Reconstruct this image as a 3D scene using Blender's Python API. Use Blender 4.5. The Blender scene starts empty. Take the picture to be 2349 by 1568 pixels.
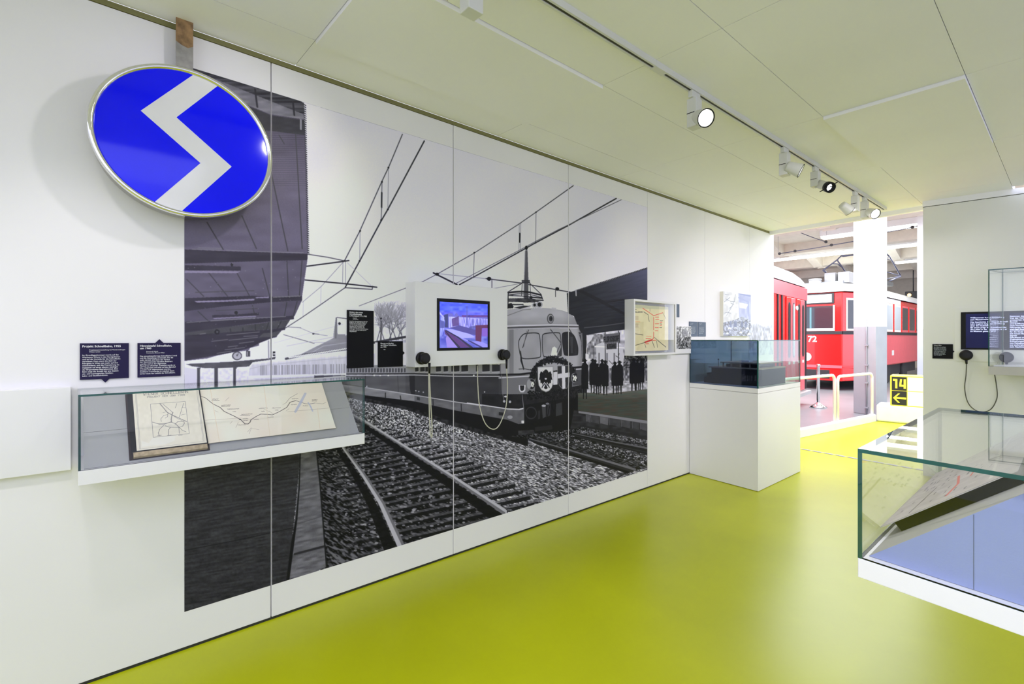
import bpy, math, random
import numpy as np
from mathutils import Vector

random.seed(7)
RNG = np.random.default_rng(7)
SC = bpy.context.scene
COL = SC.collection

# ------------------------------------------------------------------ camera
F, PX0, HY = 1140.0, 1174.5, 776.0          # focal length and principal axis measured in the photograph (2349 x 1568)
TH = math.atan((2468 - PX0) / F)
SN, CS = math.sin(TH), math.cos(TH)
CAM = (2.9, 0.0, 1.53)
CEIL = 3.06
cd = bpy.data.cameras.new('camera')
cd.sensor_width = 36.0
cd.lens = 36.0 * F / 2349
cd.shift_y = -(784 - HY) / 2349
cd.clip_start = 0.02
cd.clip_end = 200
cam = bpy.data.objects.new('camera', cd)
cam.location = CAM
cam.rotation_euler = (math.pi / 2, 0, TH)
COL.objects.link(cam)
SC.camera = cam

# ------------------------------------------------------------------ light and exposure
WORLD = 1.72
EXPOSURE = 0.70
SPOT = 17.0
SPOT_FAR = 20.0
w = bpy.data.worlds.new('daylight')
SC.world = w
w.use_nodes = True
bg = w.node_tree.nodes['Background']
bg.inputs[0].default_value = (0.765, 0.805, 1.0, 1)
bg.inputs[1].default_value = WORLD
vs = SC.view_settings
vs.view_transform = 'Standard'
vs.look = 'None'
vs.gamma = 1
vs.use_curve_mapping = False
vs.exposure = EXPOSURE
SC.cycles.transparent_max_bounces = 32
SC.cycles.max_bounces = 10
SC.cycles.diffuse_bounces = 6
SC.cycles.sample_clamp_indirect = 6.0


def area_light(name, loc, size, size_y, power, color, rot=(0, 0, 0)):
    d = bpy.data.lights.new(name, 'AREA')
    d.shape = 'RECTANGLE'
    d.size, d.size_y, d.energy, d.color = size, size_y, power, color
    o = bpy.data.objects.new(name, d)
    o.location, o.rotation_euler = loc, rot
    COL.objects.link(o)
    return o


# area lights for the hall's ceiling strips, the nearest added to brighten the column
for hy, hp in ((10.2, 400), (14.2, 420), (21.3, 420)):
    area_light('hall_strip_and_fill', (-3.0, hy, 4.42), 9.0, 0.5, hp, (0.94, 1.0, 0.99))


# unseen bare spots: two on the same track behind the photographer, three added at the right as fill for the far wall and floor
for nm, loc, aim, pw, cone in (('unseen_spot', (1.29, -0.17, 2.87), (-0.60, 0.15, -0.80), SPOT, 62), ('unseen_spot', (1.29, -1.12, 2.87), (-0.5, 0.2, -0.87), SPOT, 62),
                               ('unseen_spot', (2.91, 3.04, 2.80), (-0.82, 0.58, -0.54), 75, 70), ('unseen_spot', (2.91, 5.02, 2.80), (-0.86, 0.40, -0.46), 90, 72), ('unseen_spot', (2.94, 0.24, 2.86), (-0.40, 0.48, -0.82), 60, 66)):
    d = bpy.data.lights.new(nm, 'SPOT')
    d.energy, d.color, d.spot_size, d.spot_blend, d.shadow_soft_size = pw, (1.0, 0.95, 0.96), math.radians(cone), 0.9, 0.06
    o = bpy.data.objects.new(nm, d)
    o.location = loc
    o.rotation_euler = Vector(aim).to_track_quat('-Z', 'Y').to_euler()
    COL.objects.link(o)


# ------------------------------------------------------------------ photograph geometry
def ray(x, y):
    u, v = (x - PX0) / F, -(y - HY) / F
    return (-SN + u * CS, CS + u * SN, v)


def on(ax, val, x, y):
    d = ray(x, y)
    t = (val - CAM[ax]) / d[ax]
    return tuple(CAM[i] + t * d[i] for i in range(3))


def proj(p):
    a = [p[i] - CAM[i] for i in range(3)]
    dep = -SN * a[0] + CS * a[1]
    r = CS * a[0] + SN * a[1]
    return (PX0 + F * r / dep, HY - F * a[2] / dep)


# ------------------------------------------------------------------ materials
MATS = {}


def mat(name, col, rough=0.5, metal=0.0, var=0.03, scale=6.0, bump=0.0, bscale=60.0, spec=0.5, emit=0.0, coat=0.0, trans=0.0):
    if name in MATS:
        return MATS[name]
    m = bpy.data.materials.new(name)
    m.use_nodes = True
    nt = m.node_tree
    b = nt.nodes['Principled BSDF']
    b.inputs['Roughness'].default_value = rough
    b.inputs['Metallic'].default_value = metal
    b.inputs['Specular IOR Level'].default_value = spec
    b.inputs['Coat Weight'].default_value = coat
    b.inputs['Transmission Weight'].default_value = trans
    tc = nt.nodes.new('ShaderNodeTexCoord')
    n = nt.nodes.new('ShaderNodeTexNoise')
    n.inputs['Scale'].default_value = scale
    n.inputs['Detail'].default_value = 4
    nt.links.new(tc.outputs['Object'], n.inputs['Vector'])
    r = nt.nodes.new('ShaderNodeValToRGB')
    lo = [max(0, c * (1 - var)) for c in col]
    hi = [min(1, c * (1 + var)) for c in col]
    r.color_ramp.elements[0].color = (*lo, 1)
    r.color_ramp.elements[1].color = (*hi, 1)
    r.color_ramp.elements[0].position = 0.3
    r.color_ramp.elements[1].position = 0.7
    nt.links.new(n.outputs['Fac'], r.inputs['Fac'])
    nt.links.new(r.outputs['Color'], b.inputs['Base Color'])
    if bump:
        n2 = nt.nodes.new('ShaderNodeTexNoise')
        n2.inputs['Scale'].default_value = bscale
        nt.links.new(tc.outputs['Object'], n2.inputs['Vector'])
        bp = nt.nodes.new('ShaderNodeBump')
        bp.inputs['Strength'].default_value = bump
        bp.inputs['Distance'].default_value = 0.01
        nt.links.new(n2.outputs['Fac'], bp.inputs['Height'])
        nt.links.new(bp.outputs['Normal'], b.inputs['Normal'])
    if emit:
        nt.links.new(r.outputs['Color'], b.inputs['Emission Color'])
        b.inputs['Emission Strength'].default_value = emit
    MATS[name] = m
    return m


def glass_mat(name, tint=(0.985, 0.992, 0.988), refl=1.0):
    if name in MATS:
        return MATS[name]
    m = bpy.data.materials.new(name)
    m.use_nodes = True
    nt = m.node_tree
    nt.nodes.clear()
    out = nt.nodes.new('ShaderNodeOutputMaterial')
    mx = nt.nodes.new('ShaderNodeMixShader')
    tr = nt.nodes.new('ShaderNodeBsdfTransparent')
    gl = nt.nodes.new('ShaderNodeBsdfGlossy')
    gl.inputs['Roughness'].default_value = 0.0
    gl.inputs['Color'].default_value = (refl, refl, refl, 1)
    fr = nt.nodes.new('ShaderNodeFresnel')
    ge = nt.nodes.new('ShaderNodeNewGeometry')
    mr = nt.nodes.new('ShaderNodeMapRange')
    mr.inputs['To Min'].default_value = 1.46
    mr.inputs['To Max'].default_value = 1 / 1.46
    nt.links.new(ge.outputs['Backfacing'], mr.inputs['Value'])
    nt.links.new(mr.outputs['Result'], fr.inputs['IOR'])
    tr.inputs['Color'].default_value = (*tint, 1)
    nt.links.new(fr.outputs['Fac'], mx.inputs['Fac'])
    nt.links.new(tr.outputs[0], mx.inputs[1])
    nt.links.new(gl.outputs[0], mx.inputs[2])
    nt.links.new(mx.outputs[0], out.inputs['Surface'])
    MATS[name] = m
    return m


def image_mat(name, img, rough=0.45, emit=0.0, spec=0.4):
    m = bpy.data.materials.new(name)
    m.use_nodes = True
    nt = m.node_tree
    b = nt.nodes['Principled BSDF']
    b.inputs['Roughness'].default_value = rough
    b.inputs['Specular IOR Level'].default_value = spec
    t = nt.nodes.new('ShaderNodeTexImage')
    t.image = img
    t.interpolation = 'Linear'
    t.extension = 'EXTEND'
    if emit:
        b.inputs['Base Color'].default_value = (0.01, 0.01, 0.012, 1)
        nt.links.new(t.outputs['Color'], b.inputs['Emission Color'])
        b.inputs['Emission Strength'].default_value = emit
    else:
        nt.links.new(t.outputs['Color'], b.inputs['Base Color'])
    return m


# ------------------------------------------------------------------ mesh builder
ORIGIN = {}


class MB:
    def __init__(self):
        self.v, self.f, self.m, self.uv, self.sm = [], [], [], {}, []

    def face(self, idx, mi=0, uv=None, smooth=False):
        if uv:
            self.uv[len(self.f)] = uv
        self.f.append(idx)
        self.m.append(mi)
        self.sm.append(smooth)

    def pts(self, ps):
        i = len(self.v)
        self.v += [tuple(p) for p in ps]
        return list(range(i, i + len(ps)))

    def box(self, a, b, mi=0, edge=None, thin=None):
        """axis aligned box; with thin = axis, the faces not across that axis take material EDGE (cut glass edges)"""
        x0, y0, z0 = [min(a[i], b[i]) for i in range(3)]
        x1, y1, z1 = [max(a[i], b[i]) for i in range(3)]
        i = self.pts([(x0, y0, z0), (x1, y0, z0), (x1, y1, z0), (x0, y1, z0), (x0, y0, z1), (x1, y0, z1), (x1, y1, z1), (x0, y1, z1)])
        for q, ax in (((0, 3, 2, 1), 2), ((4, 5, 6, 7), 2), ((0, 1, 5, 4), 1), ((2, 3, 7, 6), 1), ((1, 2, 6, 5), 0), ((3, 0, 4, 7), 0)):
            self.face([i[k] for k in q], mi if edge is None or ax == thin else edge)
        return self

    def prism(self, poly, z0, z1, mi=0, edge=None):
        """vertical prism over floor polygon (counter-clockwise)"""
        n = len(poly)
        i = self.pts([(p[0], p[1], z0) for p in poly] + [(p[0], p[1], z1) for p in poly])
        self.face(i[:n][::-1], mi)
        self.face(i[n:], mi)
        for k in range(n):
            self.face([i[k], i[(k + 1) % n], i[n + (k + 1) % n], i[n + k]], mi if edge is None else edge)
        return self

    def slab(self, quad, t, mi=0, edge=None):
        """quad of 3-D points extruded by vector t"""
        n = len(quad)
        t = Vector(t)
        i = self.pts([tuple(p) for p in quad] + [tuple(Vector(p) + t) for p in quad])
        self.face(i[:n][::-1], mi)
        self.face(i[n:], mi)
        for k in range(n):
            self.face([i[k], i[(k + 1) % n], i[n + (k + 1) % n], i[n + k]], mi if edge is None else edge)
        return self

    def obox(self, p, e, n, s0, s1, d0, d1, z0, z1, mi=0):
        """box along floor direction e (s), normal n (d) from floor point p"""
        q = [(p[0] + e[0] * s + n[0] * d, p[1] + e[1] * s + n[1] * d) for s, d in ((s0, d0), (s1, d0), (s1, d1), (s0, d1))]
        ar = sum(q[k][0] * q[(k + 1) % 4][1] - q[(k + 1) % 4][0] * q[k][1] for k in range(4))
        return self.prism(q if ar > 0 else q[::-1], z0, z1, mi)

    def quad(self, ps, mi=0, uv=None):
        self.face(self.pts(ps), mi, uv)
        return self

    def cyl(self, a, b, r0, r1=None, n=24, mi=0, cap=True, mcap=None):
        r1 = r0 if r1 is None else r1
        a, b = Vector(a), Vector(b)
        d = (b - a).normalized()
        u = d.orthogonal().normalized()
        w_ = d.cross(u)
        A = self.pts([tuple(a + (u * math.cos(t) + w_ * math.sin(t)) * r0) for t in [2 * math.pi * k / n for k in range(n)]])
        B = self.pts([tuple(b + (u * math.cos(t) + w_ * math.sin(t)) * r1) for t in [2 * math.pi * k / n for k in range(n)]])
        for k in range(n):
            self.face([A[k], A[(k + 1) % n], B[(k + 1) % n], B[k]], mi, smooth=True)
        if cap:
            self.face(A[::-1], mi if mcap is None else mcap)
            self.face(B, mi if mcap is None else mcap)
        return self

    def lathe(self, a, d, prof, n=40, mi=0):
        """profile [(distance along d, radius)] turned about axis through a"""
        a, d = Vector(a), Vector(d).normalized()
        u = d.orthogonal().normalized()
        w_ = d.cross(u)
        rings = []
        for h, r in prof:
            rings.append(self.pts([tuple(a + d * h + (u * math.cos(t) + w_ * math.sin(t)) * max(r, 1e-5)) for t in [2 * math.pi * k / n for k in range(n)]]))
        for A, B in zip(rings, rings[1:]):
            for k in range(n):
                self.face([A[k], A[(k + 1) % n], B[(k + 1) % n], B[k]], mi, smooth=True)
        return self

    def tube(self, path, r, n=8, mi=0):
        P = [Vector(p) for p in path]
        rings = []
        u = None
        for k, p in enumerate(P):
            d = (P[min(k + 1, len(P) - 1)] - P[max(k - 1, 0)]).normalized()
            if u is None:
                u = d.orthogonal().normalized()
            u = (u - d * u.dot(d)).normalized()
            w_ = d.cross(u)
            rings.append(self.pts([tuple(p + (u * math.cos(t) + w_ * math.sin(t)) * r) for t in [2 * math.pi * j / n for j in range(n)]]))
        for A, B in zip(rings, rings[1:]):
            for k in range(n):
                self.face([A[k], A[(k + 1) % n], B[(k + 1) % n], B[k]], mi, smooth=True)
        self.face(rings[0][::-1], mi)
        self.face(rings[-1], mi)
        return self

    def build(self, name, mats, parent=None, bevel=0.0, loc=None):
        org = ORIGIN.get(parent.name, (0, 0, 0)) if parent else (loc or (0, 0, 0))
        me = bpy.data.meshes.new(name)
        me.from_pydata([(p[0] - org[0], p[1] - org[1], p[2] - org[2]) for p in self.v], [], self.f)
        for m in (mats if isinstance(mats, (list, tuple)) else [mats]):
            me.materials.append(m)
        for k, p in enumerate(me.polygons):
            p.material_index = self.m[k]
            p.use_smooth = self.sm[k]
        if self.uv:
            ul = me.uv_layers.new(name='UVMap')
            for k, uv in self.uv.items():
                for li, c in zip(me.polygons[k].loop_indices, uv):
                    ul.data[li].uv = c
        o = bpy.data.objects.new(name, me)
        COL.objects.link(o)
        if parent:
            o.parent = parent
        else:
            o.location = org
        ORIGIN[o.name] = org
        if bevel:
            md = o.modifiers.new('edge', 'BEVEL')
            md.width = bevel
            md.segments = 2
            md.limit_method = 'ANGLE'
            md.angle_limit = math.radians(40)
        return o


def thing(name, label, cat, loc, group=None):
    o = bpy.data.objects.new(name, None)
    o.empty_display_size = 0.1
    COL.objects.link(o)
    o.location = loc
    ORIGIN[o.name] = tuple(loc)
    return tag(o, label, cat, group)


def tag(o, label, cat, group=None):
    o['label'], o['category'] = label, cat
    if group:
        o['group'] = group
    return o


def struct(o):
    o['kind'] = 'structure'
    return o


def lettering(name, text, size, loc, xdir, mats, parent, bold=0.0, space=1.0, normal=None):
    """flat print: text block whose first line's top-left is at loc, running along xdir, facing normal = xdir x up"""
    c = bpy.data.curves.new(name, 'FONT')
    c.body = text
    c.size = size
    c.offset = bold * size
    c.space_line = space
    c.align_y = 'TOP'
    c.resolution_u = 2
    c.materials.append(mats)
    tmp = bpy.data.objects.new('tmp', c)
    COL.objects.link(tmp)
    dg = bpy.context.evaluated_depsgraph_get()
    me = bpy.data.meshes.new_from_object(tmp.evaluated_get(dg))
    bpy.data.objects.remove(tmp)
    bpy.data.curves.remove(c)
    me.name = name
    o = bpy.data.objects.new(name, me)
    COL.objects.link(o)
    x = Vector(xdir).normalized()
    up = Vector((0, 0, 1))
    nrm = x.cross(up)
    from mathutils import Matrix
    M = Matrix((x, up, nrm)).transposed().to_4x4()
    org = ORIGIN.get(parent.name, (0, 0, 0)) if parent else (0, 0, 0)
    M.translation = Vector(loc) - Vector(org)
    o.matrix_local = M
    if parent:
        o.parent = parent
        o.matrix_parent_inverse.identity()
        o.matrix_local = M
    ORIGIN[o.name] = org
    return o


# ------------------------------------------------------------------ flat prints drawn in code
STROKES = dict(A='00 26 40|12 32', B='00 06 36 45 44 33 03|33 42 41 30 00', C='45 36 16 05 01 10 30 41', D='00 06 26 44 42 20 00', E='40 00 06 46|03 33',
               F='00 06 46|03 33', G='45 36 16 05 01 10 30 41 43 23', H='00 06|40 46|03 43', I='20 26', J='46 41 30 10 01', K='00 06|46 03 40', L='06 00 40',
               M='00 06 23 46 40', N='00 06 40 46', O='10 01 05 16 36 45 41 30 10', P='00 06 36 45 44 33 03', R='00 06 36 45 44 33 03|23 40',
               S='45 36 16 05 04 13 33 42 41 30 10 01', T='20 26|06 46', U='06 01 10 30 41 46', V='06 20 46', W='06 10 23 30 46', Z='06 46 00 40')
STROKES.update({'1': '15 26 20', '9': '10 30 41 45 36 16 05 04 13 43', '5': '46 06 04 34 43 41 30 10 01', '0': '10 01 05 16 36 45 41 30 10', '.': '20 21'})
NT = RNG.random((512, 512))


def noise(x, y):
    xi, yi = np.floor(x).astype(int), np.floor(y).astype(int)
    fx, fy = x - xi, y - yi
    fx, fy = fx * fx * (3 - 2 * fx), fy * fy * (3 - 2 * fy)
    g = lambda a, b: NT[a & 511, b & 511]
    return (g(xi, yi) * (1 - fx) + g(xi + 1, yi) * fx) * (1 - fy) + (g(xi, yi + 1) * (1 - fx) + g(xi + 1, yi + 1) * fx) * fy


def homography(src, dst):
    A, b = [], []
    for (x, y), (u, v) in zip(src, dst):
        A += [[x, y, 1, 0, 0, 0, -u * x, -u * y], [0, 0, 0, x, y, 1, -v * x, -v * y]]
        b += [u, v]
    h = np.linalg.solve(np.array(A, float), np.array(b, float))
    return np.append(h, 1).reshape(3, 3)


class Print:
    """a flat picture; its corners TL TR BR BL are given in the coordinates the drawing uses"""

    def __init__(self, corners, w, h, base):
        self.w, self.h = w, h
        self.H = homography(corners, [(0, 0), (w, 0), (w, h), (0, h)])
        self.I = np.linalg.inv(self.H)
        self.a = np.empty((h, w, 3), np.float32)
        self.a[:] = np.array(base, np.float32)

    def to(self, pts):
        p = np.array([(x, y, 1.0) for x, y in pts]) @ self.H.T
        return p[:, :2] / p[:, 2:]

    def win(self, q, pad=2):
        x0, y0 = np.floor(q.min(0)).astype(int) - pad
        x1, y1 = np.ceil(q.max(0)).astype(int) + pad
        return max(x0, 0), max(y0, 0), min(x1, self.w), min(y1, self.h)

    def grid(self, wn):
        x0, y0, x1, y1 = wn
        return np.meshgrid(np.arange(x0, x1) + 0.5, np.arange(y0, y1) + 0.5)

    def src(self, X, Y):
        I = self.I
        d = I[2, 0] * X + I[2, 1] * Y + I[2, 2]
        return (I[0, 0] * X + I[0, 1] * Y + I[0, 2]) / d, (I[1, 0] * X + I[1, 1] * Y + I[1, 2]) / d

    def put(self, wn, m, v, a=1.0):
        x0, y0, x1, y1 = wn
        m = (m * a)[..., None]
        v = np.asarray(v, np.float32)
        if v.ndim == 2:
            v = v[..., None]
        self.a[y0:y1, x0:x1] = self.a[y0:y1, x0:x1] * (1 - m) + v * m

    def poly(self, pts, v, a=1.0):
        q = self.to(pts)
        wn = self.win(q)
        if wn[0] >= wn[2] or wn[1] >= wn[3]:
            return
        X, Y = self.grid(wn)
        m = np.zeros(X.shape, bool)
        for (xa, ya), (xb, yb) in zip(q, np.roll(q, -1, 0)):
            if ya == yb:
                continue
            rows = (Y[:, 0] >= min(ya, yb)) & (Y[:, 0] < max(ya, yb))
            yr = Y[rows]
            m[rows] ^= X[rows] < xa + (yr - ya) * (xb - xa) / (yb - ya)
        if callable(v):
            v = v(*self.src(X, Y))
        self.put(wn, m.astype(np.float32), v, a)

    def line(self, pts, wd, v, a=1.0):
        q = self.to(pts)
        k = [np.linalg.norm(self.to([(x + 1, y)])[0] - self.to([(x, y)])[0]) * 0.5 + np.linalg.norm(self.to([(x, y + 1)])[0] - self.to([(x, y)])[0]) * 0.5 for x, y in pts]
        wd = wd if isinstance(wd, (list, tuple)) else [wd] * len(pts)
        for i in range(len(q) - 1):
            ra, rb = wd[i] * k[i] / 2, wd[i + 1] * k[i + 1] / 2
            wn = self.win(q[i:i + 2], int(max(ra, rb)) + 3)
            if wn[0] >= wn[2] or wn[1] >= wn[3]:
                continue
            X, Y = self.grid(wn)
            d = q[i + 1] - q[i]
            L = max(d @ d, 1e-6)
            t = np.clip(((X - q[i][0]) * d[0] + (Y - q[i][1]) * d[1]) / L, 0, 1)
            dist = np.hypot(X - q[i][0] - t * d[0], Y - q[i][1] - t * d[1])
            self.put(wn, np.clip(ra + (rb - ra) * t - dist + 0.5, 0, 1), v, a)

    def ell(self, cx, cy, rx, ry, v, a=1.0, ring=None, n=28):
        p = [(cx + rx * math.cos(2 * math.pi * k / n), cy + ry * math.sin(2 * math.pi * k / n)) for k in range(n)]
        if ring:
            self.line(p + p[:1], ring, v, a)
        else:
            self.poly(p, v, a)

    def text(self, s, x, y, h, wd, v, skew=0.0, cw=0.72, up=(0, -1)):
        """x, y = lower left; skew = rise per unit along the line"""
        for ch in s:
            for pl in STROKES.get(ch, '').split('|'):
                if not pl:
                    continue
                pp = [(x + int(c[0]) / 4 * h * cw * 0.75, y + skew * int(c[0]) / 4 * h * cw * 0.75 - int(c[1]) / 6 * h) for c in pl.split()]
                self.line(pp, wd, v)
            x += h * cw
            y += skew * h * cw

    def scribble(self, x0, y0, x1, y1, h, v, wd=1.0, a=0.8):
        """a word too small to read"""
        n = max(int(abs(x1 - x0) / (h * 0.45)), 2)
        self.line([(x0 + (x1 - x0) * k / n, y0 + (y1 - y0) * k / n + random.uniform(-.5, .5) * h) for k in range(n + 1)], wd, v, a)

    def blur(self, r=1):
        for _ in range(r):
            for ax in (0, 1):
                self.a = 0.25 * np.roll(self.a, 1, ax) + 0.5 * self.a + 0.25 * np.roll(self.a, -1, ax)

    def image(self, name, gain=1.0, power=1.0):
        s = np.clip(self.a / 255.0, 0, 1)
        if gain != 1.0:
            lin = np.where(s <= 0.04045, s / 12.92, ((s + 0.055) / 1.055) ** 2.4) ** power * gain
            lin = np.clip(lin, 0, 0.92)
            s = np.where(lin <= 0.0031308, lin * 12.92, 1.055 * lin ** (1 / 2.4) - 0.055)
        img = bpy.data.images.new(name, self.w, self.h)
        px = np.ones((self.h, self.w, 4), np.float32)
        px[..., :3] = s[::-1]
        img.pixels.foreach_set(px.ravel())
        img.update()
        return img


def Zm(ox, oy, s):
    """points read off an enlargement of the photograph, back to photograph pixels"""
    return lambda *p: [(ox + p[k] / s, oy + p[k + 1] / s) for k in range(0, len(p), 2)]

# ================================================================== SETTING
WHITE = mat('white_lacquer', (0.83, 0.82, 0.85), 0.32, var=0.012, scale=1.5, bump=0.02, bscale=300)
WALLW = mat('white_wall_board', (0.845, 0.83, 0.86), 0.42, var=0.012, scale=1.2, bump=0.02, bscale=250)
CEILW = mat('ceiling_board', (0.93, 0.92, 0.95), 0.75, var=0.02, scale=1.1, bump=0.03, bscale=200)
OLIVE = mat('painted_gap_shade', (0.20, 0.19, 0.075), 0.7)  # olive strip colour holds the green-lit shade of the wall-top gap
DARKGAP = mat('dark_gap', (0.02, 0.022, 0.015), 0.8)
LIME = mat('lime_floor_coating', (0.50, 0.535, 0.006), 0.31, var=0.07, scale=1.3, bump=0.015, bscale=30, spec=0.22)
BLACK = mat('black_plastic', (0.010, 0.010, 0.012), 0.5, spec=0.2)
EDGE = mat('cut_glass_edge', (0.008, 0.075, 0.066), 0.12, var=0.3, scale=14, spec=0.8)
GLASS = glass_mat('clear_glass')
GREY = mat('grey_display_board', (0.40, 0.40, 0.415), 0.7, bump=0.03, bscale=300)
CHROME = mat('polished_chrome', (0.82, 0.82, 0.82), 0.07, 1.0, var=0.02)
HALLBEIGE = mat('hall_ceiling_plaster', (0.66, 0.60, 0.50), 0.85, var=0.05)
GREYFLOOR = mat('grey_hall_floor', (0.235, 0.24, 0.26), 0.35, var=0.06, scale=2)
COLW = mat('column_white_paint', (0.82, 0.82, 0.82), 0.6)
COLG = mat('column_grey_paint', (0.37, 0.39, 0.43), 0.6)

b = MB().prism([(-0.02, -4), (3.4, -4), (3.4, 6.95), (3.4, 11.6), (0.52, 11.6), (0.46, 11.12), (0.07, 8.46), (-0.02, 7.62)], -0.004, 0)  # lime cut short out of view so grey floor bounces neutral light
struct(b.build('floor', LIME))
struct(MB().box((-16, -6, -0.2), (12, 36, -0.005)).build('floor_hall', GREYFLOOR))

# left wall: white boards with open joints
b = MB().box((-0.10, -3.2, 0), (-0.022, 7.62, CEIL))
wl = struct(b.build('wall_left', WHITE))
SEAMS = [-2.794, -1.594, -0.394, 0.806, 2.005, 3.206, 4.403, 5.596, 6.819, 7.622]
for y0, y1 in zip(SEAMS, SEAMS[1:]):
    MB().box((-0.022, y0 + 0.0025, 0.012), (0, y1 - 0.0025, 3.032)).build('panel', WALLW, wl, bevel=0.0015)
struct(MB().box((-0.022, -3.2, 3.034), (0.004, 7.60, CEIL)).build('trim_1', OLIVE))
struct(MB().box((-0.02, -3.2, 0.0), (0.001, 7.6, 0.011)).build('base_gap_shade', DARKGAP))  # dark strip stands in for the shade in the gap at the floor

struct(MB().box((-0.1, -3.4, 0), (3.0, -3.2, 3.3)).build('wall_rear_blocker', WALLW))  # unseen wall added behind the camera to cut rear daylight

# white wall added out of view on the right to bounce light onto the ceiling
struct(MB().box((8.0, -5.5, 0), (8.3, 7.2, 4.2)).build('wall_bounce', WALLW))

# ceiling boards, two of them hung lower than the rest
ce = struct(MB().box((0.0, -2.0, 3.14), (2.47, 7.40, 3.18)).box((2.47, 0.94, 3.14), (5.6, 7.1, 3.18)).build('ceiling', CEILW))
XE = [0.004, 0.32, 1.011, 1.745, 2.476, 3.2, 3.8, 4.4, 5.0, 5.6]  # boards beyond the view's right edge added to hold back daylight
YE = [-2.0, -0.54, 0.93, 2.40, 3.88, 5.34, 6.80, 7.46]
for i in range(len(XE) - 1):
    for j in range(len(YE) - 1):
        if i >= 4 and (YE[j] < 0.8 or YE[j] > 6.5):
            continue
        drop = 0.022 if (i, j) in ((1, 2), (3, 4)) else 0.0
        g = 0.0015
        y1 = YE[j + 1] - g
        if i >= 4 and j == 5:
            y1 = 7.1
        MB().box((XE[i] + g, YE[j] + g, CEIL - drop), (XE[i + 1] - g, y1, 3.14)).build('panel', CEILW, ce)

# end wall on the right (turned about seven degrees) and the trims over the opening
R0 = np.array((1.77, 7.12))
RE = np.array((0.85, 0.10)) / np.hypot(0.85, 0.10)
RN = np.array((RE[1], -RE[0]))           # towards the room
ENDW = mat('end_wall_board', (0.83, 0.83, 0.80), 0.5, var=0.012, scale=1.2)
wr = MB().obox(R0, RE, RN, 0, 5.0, -0.14, 0, 0, 2.993)
struct(wr.build('wall_right', ENDW))
struct(MB().obox(R0, RE, RN, 0.0, 5.0, -0.14, -0.012, 2.993, 3.0).build('trim_2', DARKGAP))  # dark strip stands in for the shadow line below the top trim
struct(MB().obox(R0, RE, RN, -0.005, 5.0, -0.14, 0.004, 3.0, CEIL).build('trim_3', CEILW))
E0 = np.array((0.0, 7.46))
EE = np.array((1.77, -0.12)) / np.hypot(1.77, 0.12)
struct(MB().obox(E0, EE, np.array((EE[1], -EE[0])), 0.0, 1.80, -0.06, 0.0, 3.012, CEIL).build('trim_4', CEILW))

# the tram hall seen through the opening
ch = struct(MB().box((-16, 13.5, 4.9), (10, 33, 5.1)).build('ceiling_hall', HALLBEIGE))
for y in (15.4, 19.4, 23.5, 27.6, 31.5):
    MB().box((-16, y - 0.22, 4.55), (10, y + 0.22, 4.9)).build('beam', HALLBEIGE, ch)
    for x in np.arange(-12.0, 5.0, 2.6):
        for s in (-1, 1):
            q = [(x - 0.16, y + s * 0.22, 4.9), (x - 0.16, y + s * 0.22, 4.5), (x - 0.16, y + s * 1.25, 4.82), (x - 0.16, y + s * 1.25, 4.9)]
            MB().slab(q if s > 0 else q[::-1], (0.32, 0, 0)).build('haunch', HALLBEIGE, ch)
struct(MB().box((-16, 33, 0), (10, 33.3, 5.1)).build('wall_hall', mat('far_wall', (0.50, 0.45, 0.36), 0.85, var=0.06)))


def column(px0, px1, py, wx, wy, turn, zsplit, name, t):
    d = ray(px0, py)
    p = np.array((CAM[0] + d[0] * t, CAM[1] + d[1] * t))
    e = np.array((math.cos(turn), math.sin(turn)))
    n = np.array((-e[1], e[0]))
    root = MB().obox(p, e, n, 0, wx, 0, wy, zsplit, 5.0)
    o = struct(root.build(name, COLW))
    MB().obox(p, e, n, 0, wx, 0, wy, 0, zsplit).build('grey_dado', COLG, o)
    return p, e, n, o


cp, cev, cn, co = column(1958, 2009, 945, 0.44, 0.34, -0.345, 1.77, 'column', 10.3)
m = MB()
q = cp + cev * 0.27 - cn * 0.02
m.tube([(q[0], q[1], z) for z in (-0.0, 0.8, 1.6, 1.95)], 0.012)
for z in (0.12, 0.62, 0.98, 1.38):
    m.box((q[0] - 0.03, q[1] - 0.02, z), (q[0] + 0.03, q[1] + 0.02, z + 0.03))
m.build('conduit', mat('conduit_grey', (0.36, 0.37, 0.42), 0.4, 0.3), co)
column(2104, 2130, 950, 0.6, 0.5, 0.0, 1.77, 'column', 12.6)

# white kerb between the lime floor and the hall floor
k0, k1 = np.array((0.03, 7.9)), np.array((0.461, 11.117))
ke = (k1 - k0) / np.linalg.norm(k1 - k0)
kn = np.array((-ke[1], ke[0]))
KERBW = mat('white_kerb_paint', (0.83, 0.84, 0.83), 0.35)
struct(MB().obox(k0, ke, kn, 0.0, 3.25, 0.0, 0.10, -0.005, 0.125).build('trim_5', KERBW, bevel=0.01))
# dashed metal threshold strip in the floor under the opening
a0, a1 = np.array((0.82, 7.51)), np.array((1.745, 7.395))
te = (a1 - a0) / np.linalg.norm(a1 - a0)
tn = np.array((-te[1], te[0]))
ts = struct(MB().obox(a0 - te * 0.45, te, tn, 0, 1.42, -0.014, 0.014, 0, 0.002).build('trim_6', mat('strip_yellow_metal', (0.62, 0.64, 0.30), 0.4, 0.0)))
for k in range(10):
    s = -0.43 + k * 0.142
    MB().obox(a0 + te * s, np.array((te[0] * .99 - tn[0] * .10, te[1] * .99 - tn[1] * .10)), tn, 0, 0.108, -0.021, 0.021, 0.002, 0.004).build('dash', mat('strip_grey_dash', (0.30, 0.30, 0.45), 0.5, 0.0), ts)

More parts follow.
